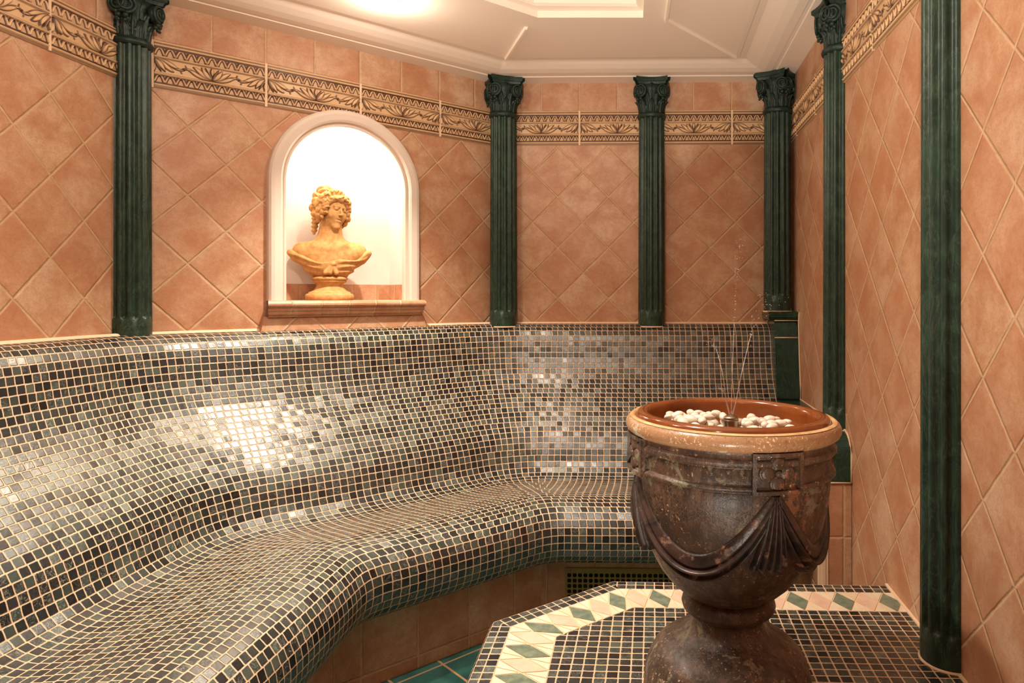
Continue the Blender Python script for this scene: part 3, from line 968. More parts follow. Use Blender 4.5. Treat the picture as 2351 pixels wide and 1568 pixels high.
def leaf_mesh(w, h, lean, curl):
    """acanthus leaf: local x width, y outwards, z up"""
    nu, nv = 13, 15
    P = np.zeros((nv, nu, 3))
    for j in range(nv):
        v = j / (nv - 1)
        ww = w * (0.55 + 0.55 * math.sin(PI * min(1, v * .9 + .1))) * (1 - .55 * v ** 4) * (1 + .16 * math.sin(v * 5 * PI))
        for i in range(nu):
            u = 2 * i / (nu - 1) - 1
            bend = lean * v ** 1.5 * h + curl * smoothstep(.72, 1.0, v)
            z = h * (v if v < .82 else .82 + .18 * math.sin((v - .82) / .18 * PI * .72) / .95)
            rib = .0035 * math.exp(-(u / .16) ** 2) + .0016 * math.cos(u * 3 * PI)
            P[j, i] = (u * ww, bend - .010 * u * u * (1 - v * .3) + rib, float(z))
    return P

def to_bm_solid(P, thick=0.004):
    """front sheet P plus a back sheet pushed in along -y, closed"""
    bm = bmesh.new()
    nu, nv = P.shape[:2]
    Q = P.copy(); Q[..., 1] -= thick
    a = [[bm.verts.new(P[i, j]) for j in range(nv)] for i in range(nu)]
    b = [[bm.verts.new(Q[i, j]) for j in range(nv)] for i in range(nu)]
    for i in range(nu - 1):
        for j in range(nv - 1):
            bm.faces.new((a[i][j], a[i + 1][j], a[i + 1][j + 1], a[i][j + 1]))
            bm.faces.new((b[i][j + 1], b[i + 1][j + 1], b[i + 1][j], b[i][j]))
    for i in range(nu - 1):
        bm.faces.new((a[i + 1][0], a[i][0], b[i][0], b[i + 1][0])); bm.faces.new((a[i][-1], a[i + 1][-1], b[i + 1][-1], b[i][-1]))
    for j in range(nv - 1):
        bm.faces.new((a[0][j], a[0][j + 1], b[0][j + 1], b[0][j])); bm.faces.new((a[-1][j + 1], a[-1][j], b[-1][j], b[-1][j + 1]))
    return bm

def mk_mesh(bm, name, mat, smooth=True):
    bmesh.ops.recalc_face_normals(bm, faces=bm.faces)
    me = bpy.data.meshes.new(name); bm.to_mesh(me); bm.free()
    me.materials.append(mat)
    if smooth: me.polygons.foreach_set('use_smooth', [True] * len(me.polygons))
    return me
ME_LEAF_LO = mk_mesh(to_bm_solid(leaf_mesh(.0155, .052, .16, .010)), 'acanthus_leaf', M_CAP)
ME_LEAF_HI = mk_mesh(to_bm_solid(leaf_mesh(.0165, .074, .14, .008)), 'acanthus_leaf', M_CAP)
ME_LEAF_MID = mk_mesh(to_bm_solid(leaf_mesh(.0150, .058, .20, .010)), 'fleuron', M_CAP)
def volute_mesh():
    bm = bmesh.new()
    # spiral in the local xz plane, facing +y
    for (y0, sc) in ((0.007, 1.0),):
        pts, rad = [], []
        for k in range(64):
            f = k / 63
            a = -PI * .5 + f * 2 * PI * 2.2
            r = .0225 * (1 - f) ** .9 + .003
            pts.append((r * math.cos(a), y0 + .004 * f, r * math.sin(a))); rad.append(.0046 * (1 - .45 * f))
        bm_grid(bm, tube_pts(pts, rad, 8), close_v=True, caps=True)
    # solid drum behind the spiral
    ring = np.array([[(r * math.cos(t), y, r * math.sin(t)) for t in np.linspace(0, 2 * PI, 28, endpoint=False)] for r, y in ((.0235, -.016), (.0245, -.006), (.0235, .004), (.016, .0055))])
    bm_grid(bm, ring, close_v=True, caps=True)
    return mk_mesh(bm, 'volute', M_CAP)
ME_VOL = volute_mesh()
def drop_mesh():
    bm = bmesh.new()
    for (x, z, r) in ((0, 0, .0075), (.006, -.008, .006), (-.001, -.014, .0045)):
        bmesh.ops.create_uvsphere(bm, u_segments=10, v_segments=7, radius=r, matrix=Matrix.Translation((x, 0, z)))
    return mk_mesh(bm, 'husk', M_CAP)
ME_HUSK = drop_mesh()
def abacus_mesh():
    bm = bmesh.new()
    hw = .074
    def outline(s, n=9):
        pts = []
        for k in range(4):
            a = k * PI / 2
            for i in range(n):
                u = -1 + 2 * i / (n - 1) 
                u *= .84
                y = 1.0 - .17 * (1 - (u / .84) ** 2)
                x_, y_ = u * hw * s, y * hw * s
                pts.append((x_ * math.cos(a) - y_ * math.sin(a), x_ * math.sin(a) + y_ * math.cos(a)))
        return pts[::-1]
    rings = []
    for s, z in ((.84, .118), (.88, .1185), (.90, .123), (.93, .128), (.99, .131), (1.02, .134), (1.02, .1445), (.98, .1465)):
        rings.append([(x, y, z) for x, y in outline(s)])
    bm_grid(bm, np.array(rings), close_v=True, caps=True)
    return mk_mesh(bm, 'abacus', M_CAP, False)
ME_ABA = abacus_mesh()
def bell_mesh():
    prof = [(.0, -.014), (.052, -.014), (.058, -.011), (.060, -.004), (.058, .003), (.051, .006), (.047, .010), (.046, .04), (.048, .07), (.054, .098), (.062, .118), (.0, .119)]
    th = np.linspace(0, 2 * PI, 48, endpoint=False)
    P = np.array([[(r * math.cos(t), r * math.sin(t), z) for r, z in prof] for t in th])
    bm = bmesh.new(); bm_grid(bm, P, close_u=True)
    bmesh.ops.remove_doubles(bm, verts=bm.verts, dist=1e-5)
    return mk_mesh(bm, 'capital', M_CAP)
ME_BELL = bell_mesh()

def part(name, me, parent, mat4):
    o = bpy.data.objects.new(name, me); C.objects.link(o)
    o.parent = parent; o.matrix_local = mat4
    return o

def column(xy, face, zb, label, capital=True):
    """face: angle of the outward (room) direction"""
    root = empty('fluted_column', (xy[0], xy[1], zb), face - PI / 2, label, 'column', 'green fluted columns on the tiled walls')
    ztop = 1.889 - CAPZ
    h = ztop - zb
    P = column_shaft(h - .008)
    sh = grid_mesh('shaft', P, M_COL, root, smooth=True, close_u=True)
    lathe('grout_ring', [(.050, -.004), (.0588, -.004), (.0585, -.0005), (.0572, .0015), (.0545, .0022)], M_CAULK, root, 40)
    cap = part('capital', ME_BELL, root, Matrix.Translation((0, 0, h)))
    part('abacus', ME_ABA, cap, Matrix.Identity(4))
    for k in range(8):
        a = k * PI / 4
        part('acanthus_leaf', ME_LEAF_LO, cap, Matrix.Rotation(a, 4, 'Z') @ Matrix.Translation((0, .0485, .006)))
    for k in range(8):
        a = k * PI / 4 + PI / 8
        part('acanthus_leaf', ME_LEAF_HI, cap, Matrix.Rotation(a, 4, 'Z') @ Matrix.Translation((0, .0455, .010)))
    for k in range(4):
        a = k * PI / 2
        part('fleuron', ME_LEAF_MID, cap, Matrix.Rotation(a, 4, 'Z') @ Matrix.Translation((0, .049, .062)))
        for sg in (-1, 1):
            M = Matrix.Rotation(a, 4, 'Z') @ Matrix.Translation((sg * .0440, .0555, .0925)) @ Matrix.Rotation(-sg * .42, 4, 'Z')
            if sg > 0: M = M @ Matrix.Scale(-1, 4, (1, 0, 0))
            part('volute', ME_VOL, cap, M)
            part('husk', ME_HUSK, cap, Matrix.Rotation(a, 4, 'Z') @ Matrix.Translation((sg * .0450, .0575, .0600)) @ (Matrix.Scale(-1, 4, (1, 0, 0)) if sg > 0 else Matrix.Identity(4)))
    return root

def bis(W1, W2, dist):
    a = np.array(W1.at(W1.hit(W2))[:2]); n = W1.n + W2.n; n /= np.linalg.norm(n)
    return a + n * dist, math.atan2(n[1], n[0])
p, f = bis(WA, WB, 0.022); p = p + np.array((-.010, 0))
column(p, f, .874, 'green fluted column in the corner left of the arched niche')
p, f = bis(WB, WC, 0.026); p = np.array((-.511, 2.888))
column(p, f, .876, 'green fluted column in the corner right of the arched niche')
p = WC.at(WC.px(1496, .02), .020)
column(p, math.atan2(WC.n[1], WC.n[0]), .876, 'green fluted column in the middle of the rear wall, behind the urn')
p, f = bis(WC, WD, 0.062)
p = np.array((WD.at(WD.hit(WC, 0, 0), 0)[0] - .052, WC.p[1] - .030 - .10))
column(WC.at(WC.px(1786, .10), .092), -PI * .70, .940, 'green fluted column standing on the high back of the green bench end')
p = WD.at(tY(2.122), -.003)
column(p, PI, .602, 'green fluted column on the right wall, standing on the low arm of the bench end')
p = WD.at(tY(1.346), -.004)
column(p, PI, .302, 'green fluted column rising from the mosaic platform, foremost on the right wall')

# ------------------------------------------------------------------ bust
def bust():
    p = WB.at(NT_C, -.068, NSILL + .0005)
    # local +y towards the viewer
    q = np.array((-p[0], -p[1])); ang = math.atan2(q[1], q[0]) - PI / 2
    root = empty('portrait_bust', WB.at(WB.px(757, -.068), -.068, NSILL + .0005), ang,
                 'sandstone bust of a curly haired woman in draped cloth, standing in the arched niche', 'bust')
    # local x must point to viewer's right: viewer looks along -y, so viewer right = -x ; build with mirrored x
    lathe('pedestal', [(0, 0), (.079, 0), (.082, .004), (.082, .018), (.078, .0225), (.071, .0245), (.0705, .029), (.064, .031), (.056, .035), (.048, .044), (.0445, .053), (.047, .061), (.056, .066), (.0575, .069), (.055, .071), (.060, .074), (.0605, .080), (.056, .084), (.035, .085), (0, .085)], M_STONE, root, 48)
    yaw, roll = math.radians(39), math.radians(10)
    f = np.array((math.sin(yaw), math.cos(yaw), -.06)); f /= np.linalg.norm(f)
    up = np.array((math.sin(roll), 0, math.cos(roll)))
    up = up - f * (up @ f); up /= np.linalg.norm(up)
    sd = np.cross(f, up)          # viewer right of the face when looked at front-on
    if sd[0] < 0: sd = -sd
    hc = np.array((.006, .002, .322))
    def H(X, Y, Z):
        x, y, z = X - hc[0], Y - hc[1], Z - hc[2]
        return (x * sd[0] + y * sd[1] + z * sd[2], x * f[0] + y * f[1] + z * f[2], x * up[0] + y * up[1] + z * up[2])
    def face_region(X, Y, Z):
        a, b, c = H(X, Y, Z)
        D = ell(a, b, c, (0, -.004, .010), (.044, .053, .052))
        D = smin(D, ell(a, b, c, (0, .014, -.026), (.034, .036, .040)), .016)
        D = smin(D, ell(a, b, c, (0, .037, -.058), (.012, .011, .010)), .014)      # chin
        for s in (-1, 1):
            D = smin(D, ell(a, b, c, (s * .022, .034, -.016), (.014, .013, .014)), .012)   # cheeks
            D = smax(D, -ell(a, b, c, (s * .0165, .055, .006), (.0115, .010, .0062)), .006)  # sockets
        D = smin(D, caps(a, b, c, (0, .048, .012), (0, .0590, -.0130), .0032, .0044), .006)   # nose
        for s in (-1, 1):
            D = smin(D, ell(a, b, c, (s * .0048, .0540, -.0142), (.0040, .0045, .0032)), .003)
            D = smin(D, ell(a, b, c, (s * .0165, .0425, .0055), (.0085, .0085, .0062)), .0012)  # eyeball
            D = smin(D, caps(a, b, c, (s * .007, .0505, .0155), (s * .025, .0435, .0145), .0026), .005)  # brow
            D = smin(D, caps(a, b, c, (s * .0085, .0508, .0105), (s * .0245, .0445, .008), .0014), .0015)  # lid
        D = smax(D, -caps(a, b, c, (-.011, .0480, -.0315), (.011, .0480, -.0315), .0022), .001)
        D = smin(D, smin(caps(a, b, c, (-.0095, .0445, -.0285), (0, .0495, -.0268), .0020, .0030), caps(a, b, c, (.0095, .0445, -.0285), (0, .0495, -.0268), .0020, .0030), .002), .002)
        D = smin(D, caps(a, b, c, (-.006, .0462, -.0362), (.006, .0462, -.0362), .0036), .003)
        return D
    def torso(X, Y, Z):
        D = ell(X, Y, Z, (0, -.004, .160), (.098, .056, .052))
        D = smin(D, caps(X, Y, Z, (-.090, -.012, .176), (.092, -.012, .176), .034), .03)
        D = smin(D, ell(X, Y, Z, (0, 0.0, .122), (.070, .050, .045)), .03)
        D = smin(D, caps(X, Y, Z, (.0, -.010, .190), (.004, -.006, .285), .047, .036), .030)
        D = smin(D, caps(X, Y, Z, (-.05, .03, .196), (.0, .036, .184), .008), .02)
        D = smin(D, caps(X, Y, Z, (.05, .03, .196), (.0, .036, .184), .008), .02)
        return D
    def fig(X, Y, Z):
        return smin(torso(X, Y, Z), face_region(X, Y, Z), .010)
    def flip(fn): return lambda X, Y, Z: fn(-X, Y, Z)
    h = .0021
    sdf_obj('figure', flip(fig), (-.135, -.075, .078), (.135, .085, .40), h, M_STONE, root)
    # hair
    g = np.random.default_rng(11)
    curls = []
    for k in range(13):          # fringe from temple over the brow to temple, parted above the nose
        t = -1.35 + 2.7 * k / 12
        curls.append((.050 * math.sin(t), .040 - .020 * abs(math.sin(t)) ** 1.5, .004 + .040 * math.cos(t) + (.006 if k == 7 else 0), .0115 + .003 * g.random(), g.random() * 6.28))
    for k in range(12):
        t = -1.4 + 2.8 * k / 11
        curls.append((.058 * math.sin(t), .022 - .012 * abs(math.sin(t)), .012 + .050 * math.cos(t), .0145 + .003 * g.random(), g.random() * 6.28))
    for s in (-1, 1):            # locks beside the cheeks
        for (a_, b_, c_, r) in ((.047, .026, .002, .0125), (.046, .024, -.014, .011), (.056, .012, -.012, .016), (.060, .004, .008, .017), (.053, .010, -.030, .0135), (.056, -.006, -.022, .016), (.050, .002, -.042, .010), (.062, -.012, .020, .016), (.058, -.022, -.004, .017)):
            curls.append((s * a_, b_, c_, r, g.random() * 6.28))
    for k in range(16):
        t, q2 = g.random() * 6.28, g.random()
        curls.append((.054 * math.cos(t), -.030 + .02 * math.sin(t), .006 + .046 * q2, .016, g.random() * 6.28))
    def hair(X, Y, Z):
        a, b, c = H(X, Y, Z)
        base = ell(a, b, c, (0, -.014, .015), (.056, .055, .054))
        openf = ell(a, b, c, (0, .056, -.018), (.033, .044, .046))
        D = smax(base, -openf, .008)
        th = np.arctan2(a, c + .0)
        D = D + np.sin(30 * th + 60 * b + 2.5 * np.sin(130 * b) + 2 * np.sin(90 * c)) * .0022
        for (x, y, z, r, ph) in curls:
            dx, dy, dz = a - x, b - y, c - z
            d = np.sqrt(dx * dx + dy * dy + dz * dz)
            an = np.arctan2(dz, dx * .8 + dy * .6)
            spi = np.sin(an * 2 + d / r * 6 + ph) * .0026
            D = smin(D, d - r + spi, .0025)
        bun = ell(a, b, c, (-.010, -.030, .066), (.034, .032, .024))
        an = np.arctan2(c - .062, a + .006)
        D = smin(D, bun + .003 * np.sin(7 * an + 150 * (b + .034)), .005)
        D = smin(D, ell(a, b, c, (-.014, -.028, .080), (.022, .020, .012)) + .0018 * np.sin(240 * a + 90 * c), .004)
        D = smin(D, caps(X, Y, Z, (-.046, -.016, .300), (-.052, -.006, .246), .014, .008) + .002 * np.sin(Z * 420), .008)
        return D
    sdf_obj('hair', flip(hair), (-.115, -.10, .225), (.10, .085, .435), .0019, M_STONE, root)
    # draped cloth
    def drape(X, Y, Z):
        line = .1375 + 2.3 * (X - .004) ** 2 * (1 - .25 * (np.abs(X) / .14)) + .006 * np.sin(X * 50)
        D = torso(X, Y, Z) - .0085
        fold = np.sin((Z - line) * 330 + 10 * np.abs(X) + 1.2 * np.sin(X * 60)) * .0021 * smoothstep(.015, .05, np.abs(X))
        D = D + fold
        D = smax(D, (Z - line) * .7, .004)
        D = smin(D, caps(X, Y, Z, (-.114, .004, .158), (-.129, .006, .170), .015, .011), .014)
        D = smin(D, caps(X, Y, Z, (.110, .004, .150), (.131, .008, .172), .016, .012), .014)
        # rolled edge
        for x0, x1 in zip(np.linspace(-.125, .125, 15)[:-1], np.linspace(-.125, .125, 15)[1:]):
            pass
        D = smin(D, ell(X, Y, Z, (.012, .060, .129), (.010, .009, .009)), .003)
        for dx in (-.020, -.006, .014):
            D = smin(D, caps(X, Y, Z, (.010, .060, .127), (.008 + dx, .058, .098), .0045, .0085), .003)
        D = smax(D, -(Z - .083), .004)
        return D
    sdf_obj('drapery', flip(drape), (-.165, -.085, .078), (.165, .085, .20), .0021, M_STONE, root)
bust()

# ------------------------------------------------------------------ platform with inlaid mosaic
PZ = 0.30
pl_back = 1.712
P0 = np.array((-0.0376, 1.722)); P1 = np.array((-0.293, 1.505)); P2 = np.array((-0.299, 0.55))
PB = np.array(WD.at(tY(1.697), 0.0)[:2])
PE = np.array(WD.at(tY(0.55), 0.0)[:2])
def pseg(a, b):
    d = (b - a) / np.linalg.norm(b - a); return d
outl = [PB, P0, P1, P2]
def offset_line(o):
    """outline points moved inwards by o (open polyline PB-P0-P1-P2)"""
    pts = []
    segs = [(outl[i], outl[i + 1]) for i in range(3)]
    L = []
    for a, b in segs:
        d = pseg(a, b); nrm = np.array((-d[1], d[0]))
        if nrm @ (np.array((.2, 1.1)) - a) < 0: nrm = -nrm
        L.append((a + nrm * o, d))
    def inter(l1, l2):
        A = np.array([l1[1], -l2[1]]).T
        t = np.linalg.solve(A, l2[0] - l1[0]); return l1[0] + l1[1] * t[0]
    wl = (WD.p, WD.d)
    pts = [inter(L[0], wl), inter(L[0], L[1]), inter(L[1], L[2])]
    q = L[2][0] + L[2][1] * ((.55 - L[2][0][1]) / L[2][1][1])
    return pts + [q]
plat = empty('mosaic_platform', (0.15, 1.15, 0.0), label='low platform clad in green mosaic with a cream inlaid diamond border, under the urn', cat='platform')
def platform():
    T = 0.0226
    # edge: two flat rows, rounded nosing, then the side
    prof = [(2 * T + .002, PZ), (T + .002, PZ), (.006, PZ), (.0, PZ - .008), (-.002, PZ - .028)]
    z = PZ - .028
    while z > 0.02:
        z -= T; prof.append((-.002, max(z, 0)))
    V, F, U = [], [], []
    rows = [offset_line(o) for o, _ in prof]
    base = outl
    for s in range(3):
        d = pseg(outl[s], outl[s + 1])
        for j in range(len(prof) - 1):
            a0, a1 = rows[j][s], rows[j][s + 1]; b0, b1 = rows[j + 1][s], rows[j + 1][s + 1]
            za, zb = prof[j][1], prof[j + 1][1]
            k = len(V)
            V += [(a0[0], a0[1], za), (a1[0], a1[1], za), (b1[0], b1[1], zb), (b0[0], b0[1], zb)]
            F.append((k, k + 1, k + 2, k + 3))
            uu = [((p - outl[s]) @ d) / T for p in (a0, a1, b1, b0)]
            U += [(uu[0] + s * 50, j + 200), (uu[1] + s * 50, j + 200), (uu[2] + s * 50, j + 201), (uu[3] + s * 50, j + 201)]
    keep(mesh_obj('edge_mosaic', V, F, M_MOSAIC, None, False, U), plat)
    # field
    B0, B1 = 2 * T + .002, 2 * T + .002 + .101
    inn = offset_line(B1)
    poly = inn + [np.array(WD.at(tY(.55), 0)[:2])]
    V = [(q[0], q[1], PZ) for q in poly]
    d = WD.d; nn = WD.n
    U = [(((q - WD.p) @ nn) / T, ((q - WD.p) @ d) / T) for q in poly]
    ng = V and (np.cross(np.array(V[1]) - V[0], np.array(V[2]) - V[1])[2] < 0)
    idx = list(range(len(V)))
    if ng: idx = idx[::-1]
    keep(mesh_obj('field_mosaic', V, [idx], M_MOSAIC, None, False, [U[i] for i in idx]), plat)
    # inlay band
    o_out, o_in = offset_line(B0), offset_line(B1)
    bm = bmesh.new()
    for s in range(3):
        vs = [bm.verts.new((q[0], q[1], PZ - .0006)) for q in (o_out[s], o_out[s + 1], o_in[s + 1], o_in[s])]
        f = bm.faces.new(vs); f.material_index = 0
    def cell(poly, mi, g=.0016):
        poly = [np.array(p) for p in poly]; c = sum(poly) / len(poly)
        ar = sum(poly[i][0] * poly[(i + 1) % len(poly)][1] - poly[(i + 1) % len(poly)][0] * poly[i][1] for i in range(len(poly)))
        if ar < 0: poly = poly[::-1]
        n = len(poly); L = []
        for i in range(n):
            a, b = poly[i], poly[(i + 1) % n]; dd = b - a
            if np.linalg.norm(dd) < .004: return
            dd = dd / np.linalg.norm(dd); L.append((a + np.array((-dd[1], dd[0])) * g, dd))
        out = []
        for i in range(n):
            l1, l2 = L[i - 1], L[i]
            A = np.array([l1[1], -l2[1]]).T
            if abs(np.linalg.det(A)) < 1e-6: return
            t = np.linalg.solve(A, l2[0] - l1[0]); out.append(l1[0] + l1[1] * t[0])
        top = [bm.verts.new((q[0], q[1], PZ + .0006)) for q in out]
        bot = [bm.verts.new((q[0], q[1], PZ - .0006)) for q in out]
        f = bm.faces.new(top); f.material_index = mi
        for i in range(n):
            f = bm.faces.new((bot[i], bot[(i + 1) % n], top[(i + 1) % n], top[i])); f.material_index = mi
    starts = (1, 0, 0)
    for s in range(3):
        a0, a1, b1, b0 = o_out[s], o_out[s + 1], o_in[s + 1], o_in[s]
        # band as a strip: interpolate between the two mitre lines
        L = (np.linalg.norm(a1 - a0) + np.linalg.norm(b1 - b0)) / 2
        n = max(2, int(round(L / .0535)))
        if s == 1: n = 5
        A = lambda t: a0 + (a1 - a0) * t
        B = lambda t: b0 + (b1 - b0) * t
        Mi = lambda t: (A(t) + B(t)) / 2
        for k in range(n):
            t0, tm, t1 = k / n, (k + .5) / n, (k + 1) / n
            mi = 2 if (k + starts[s]) % 2 == 0 else 3
            if s == 2: mi = 2 if k % 2 == 0 else 3
            if s == 1: mi = 3 if k % 2 == 0 else 2
            cell([Mi(t0), A(tm), Mi(t1), B(tm)], mi)
            cell([A(t0), A(tm), Mi(t0)], 1); cell([A(tm), A(t1), Mi(t1)], 1)
            cell([B(t0), Mi(t0), B(tm)], 1); cell([B(tm), Mi(t1), B(t1)], 1)
    o = bm_obj('inlay_band', bm, [M_GROUT, M_CREAM, M_PINK, M_GRN], None)
    keep(o, plat)
    # grout bead against the wall
    bm = bmesh.new()
    add_box(bm, (tY(.55), 0.0008, PZ - .003), (tY(1.695), .007, PZ + .004), WD.mat(0, 0, 0))
    keep(bm_obj('grout_bead', bm, M_CAULK), plat)
platform()

# ------------------------------------------------------------------ urn fountain
UX, UY = 0.1715, 1.2
URN_TILT = math.radians(1.1)
urn = empty('garden_urn', (UX - .0015, UY, PZ + .0032), 0, 'tall weathered brown glazed urn with draped swags, used as a fountain', 'urn')
urn.rotation_euler = (0, URN_TILT, 0)
foot = [(0, 0), (.139, 0), (.1415, .003), (.1425, .020), (.142, .045), (.1405, .060), (.136, .074), (.128, .090), (.1205, .099), (.108, .1085), (.096, .1145), (.083, .120), (.0735, .126), (.0655, .134), (.0605, .1455), (.0605, .152), (.063, .157), (.070, .160), (.0775, .166), (.0800, .174), (.0775, .183), (.071, .189), (.069, .1905)]
body = [(.069, .1905), (.074, .193), (.090, .2045), (.104, .2175), (.118, .235), (.130, .2555), (.1405, .278), (.149, .301), (.1555, .325), (.1605, .352), (.164, .380), (.1655, .400),
        (.1640, .4035), (.1636, .4055), (.1700, .4068), (.1728, .4095), (.1728, .4130), (.1690, .4152), (.1662, .4165), (.1658, .4180), (.1664, .438), (.1640, .4395), (.1640, .4415), (.1712, .4430), (.1740, .4465), (.1742, .4520), (.1712, .4550), (.1680, .4565), (.1680, .464)]
rim = [(.1675, .464), (.172, .465), (.1775, .469), (.1812, .4755), (.1815, .482), (.178, .4885), (.172, .492), (.168, .4925), (.1665, .490), (.1645, .490), (.163, .495), (.160, .4985), (.154, .500), (.148, .4995), (.1440, .4965), (.1425, .492)]
basin = [(.1425, .492), (.1415, .485), (.1405, .474), (.136, .455), (.122, .444), (.09, .441), (0, .440)]
lathe('foot', foot, M_URN, urn, 80)
bowl = lathe('bowl', body, M_URN, urn, 96)
# rim glaze: outer torus speckled, inner lip in basin glaze
lathe('rim', rim[:10], M_RIM, urn, 96)
lathe('basin', rim[9:] + basin[1:], M_BASIN, urn, 96)
lathe('glaze_line', [(.1745, .4915), (.1715, .4938), (.1675, .4935), (.1655, .4908)], M_CREAMGLAZE, urn, 96)
_bp = np.array(body)
def RB(z): return np.interp(z, _bp[:, 1], _bp[:, 0])
def cyl(phi, z, c):
    """phi 0 faces the camera (-Y), positive towards +X"""
    r = RB(z) + c
    return np.array((r * math.sin(phi), -r * math.cos(phi), z))
def cyl0(phi, z, c, R0=.1665):
    r = R0 + c
    return np.array((r * math.sin(phi), -r * math.cos(phi), z))
PH = [math.radians(a) for a in (15, -75, 105, 195)]
for ip, ph in enumerate(PH):
    # square panel with raised frame
    w, z0, z1 = .0395, .405, .466
    bm = bmesh.new()
    def slab(a0, a1, b0, b1, c0, c1, n=6):
        P = []
        for i in range(n + 1):
            a = a0 + (a1 - a0) * i / n
            P.append([cyl0(ph + a / .17, b, c) for b, c in ((b0, c0), (b0, c1), (b1, c1), (b1, c0))])
        bm_grid(bm, np.array(P), close_v=True, caps=True)
    slab(-w, w, z0, z1, -.006, .0035, 8)
    e = .0055
    for (a0, a1, b0, b1) in ((-w, w, z1 - e, z1), (-w, w, z0, z0 + e), (-w, -w + e, z0 + e, z1 - e), (w - e, w, z0 + e, z1 - e)):
        slab(a0, a1, b0, b1, .0, .0120, 8 if a1 - a0 > .02 else 2)
    pan = bm_obj('panel', bm, M_URN, urn)
    bm = bmesh.new()
    zc = (z0 + z1) / 2
    for k in range(4):
        a = k * PI / 2
        dx, dz = .0165 * math.sin(a), .0150 * math.cos(a)
        P = []
        for v in (0, .3, .6, .7, .78, .86, .93, 1.0):
            P.append([cyl0(ph + (dx + .0138 * v * math.cos(t)) / .17, zc + dz + .0128 * v * math.sin(t), .0025 + .0070 * (1 - v ** 7) - .0018 * math.exp(-((v - .78) / .07) ** 2)) for t in np.linspace(0, 2 * PI, 18, endpoint=False)])
        bm_grid(bm, np.array(P), close_v=True)
    P = [[cyl0(ph + .005 * v * math.cos(t) / .17, zc + .005 * v * math.sin(t), .009 + .004 * math.sqrt(max(0, 1 - v ** 2))) for t in np.linspace(0, 2 * PI, 12, endpoint=False)] for v in np.linspace(0, 1, 4)]
    bm_grid(bm, np.array(P), close_v=True)
    bmesh.ops.remove_doubles(bm, verts=bm.verts, dist=1e-5)
    bm_obj('flower', bm, M_URN, pan, smooth=True)
    # hanging tassel of pleated cloth
    P = []
    nz, nu = 22, 41
    for j in range(nz):
        v = j / (nz - 1)
        z = .400 - .118 * v
        hw = .007 + .028 * v ** 1.25
        row = []
        for i in range(nu):
            u = 2 * i / (nu - 1) - 1
            ple = .5 + .5 * math.cos(u * PI * 4.5)
            c = (.005 + .015 * v ** .7) * (.35 + .65 * ple) * math.sqrt(max(0, 1 - abs(u) ** 6)) 
            zz = z - .006 * v * (1 - u * u) - .003 * v * ple
            row.append(cyl(ph + u * hw / .165, zz, c if j < nz - 1 else -.003))
        if j == nz - 1:
            row = [cyl(ph + (2 * i / (nu - 1) - 1) * hw / .165, z + .002, -.003) for i in range(nu)]
        P.append(row)
    grid_mesh('tassel', np.array(P), M_SWAG, urn, smooth=True)
    # swag to the next panel
    P = []
    n = 44
    for k in range(n + 1):
        f = k / n
        s = 2 * f - 1
        phi = ph - PI / 2 + f * PI / 2
        zc_ = .276 + (.398 - .276) * abs(s) ** 2.1
        w_ = .007 + .019 * math.cos(s * PI / 2) ** .7
        hh = .008 + .016 * math.cos(s * PI / 2) ** .8
        # direction across the swag in (arc, z)
        dz = (.398 - .276) * 2.1 * abs(s) ** 1.1 * math.copysign(1, s) * 2; da = PI / 2 * .155
        L = math.hypot(dz, da); ca, cz = -dz / L, da / L
        row = []
        for i in range(29):
            t = -1 + 2 * i / 28
            dome = max(0.0, 1 - t * t) ** .5
            rid = .58 + .42 * math.cos((t + .1) * PI * 3.4)
            c = hh * dome * rid - .002
            if t > .15: c = hh * dome * (.40 + .10 * (1 - t))   # smooth upper fold
            row.append(cyl(phi + ca * t * w_ / .155, zc_ + cz * t * w_, c))
        P.append(row)
    grid_mesh('swag', np.array(P), M_SWAG, urn, smooth=True)

# fountain nozzle
NZX, NZY = UX + .0052, UY - .012
NZB = PZ + .0032 + .440
noz = empty('fountain_nozzle', (NZX, NZY, NZB), 0, 'small tapered metal fountain nozzle among the white pebbles', 'nozzle')
bm = bmesh.new()
lathe('cup', [(0, 0), (.0075, 0), (.0085, .008), (.0105, .030), (.0125, .046), (.0128, .0475), (.0, .0475)], M_STEEL, noz, 28)
bm.free()
lathe('spray_head', [(.0, .0476), (.0122, .0476), (.0130, .0495), (.0128, .0515), (.0095, .0535), (.0060, .0545), (.0035, .0562), (.0, .0566)], M_STEEL, noz, 28)
NTOP = NZB + .0566

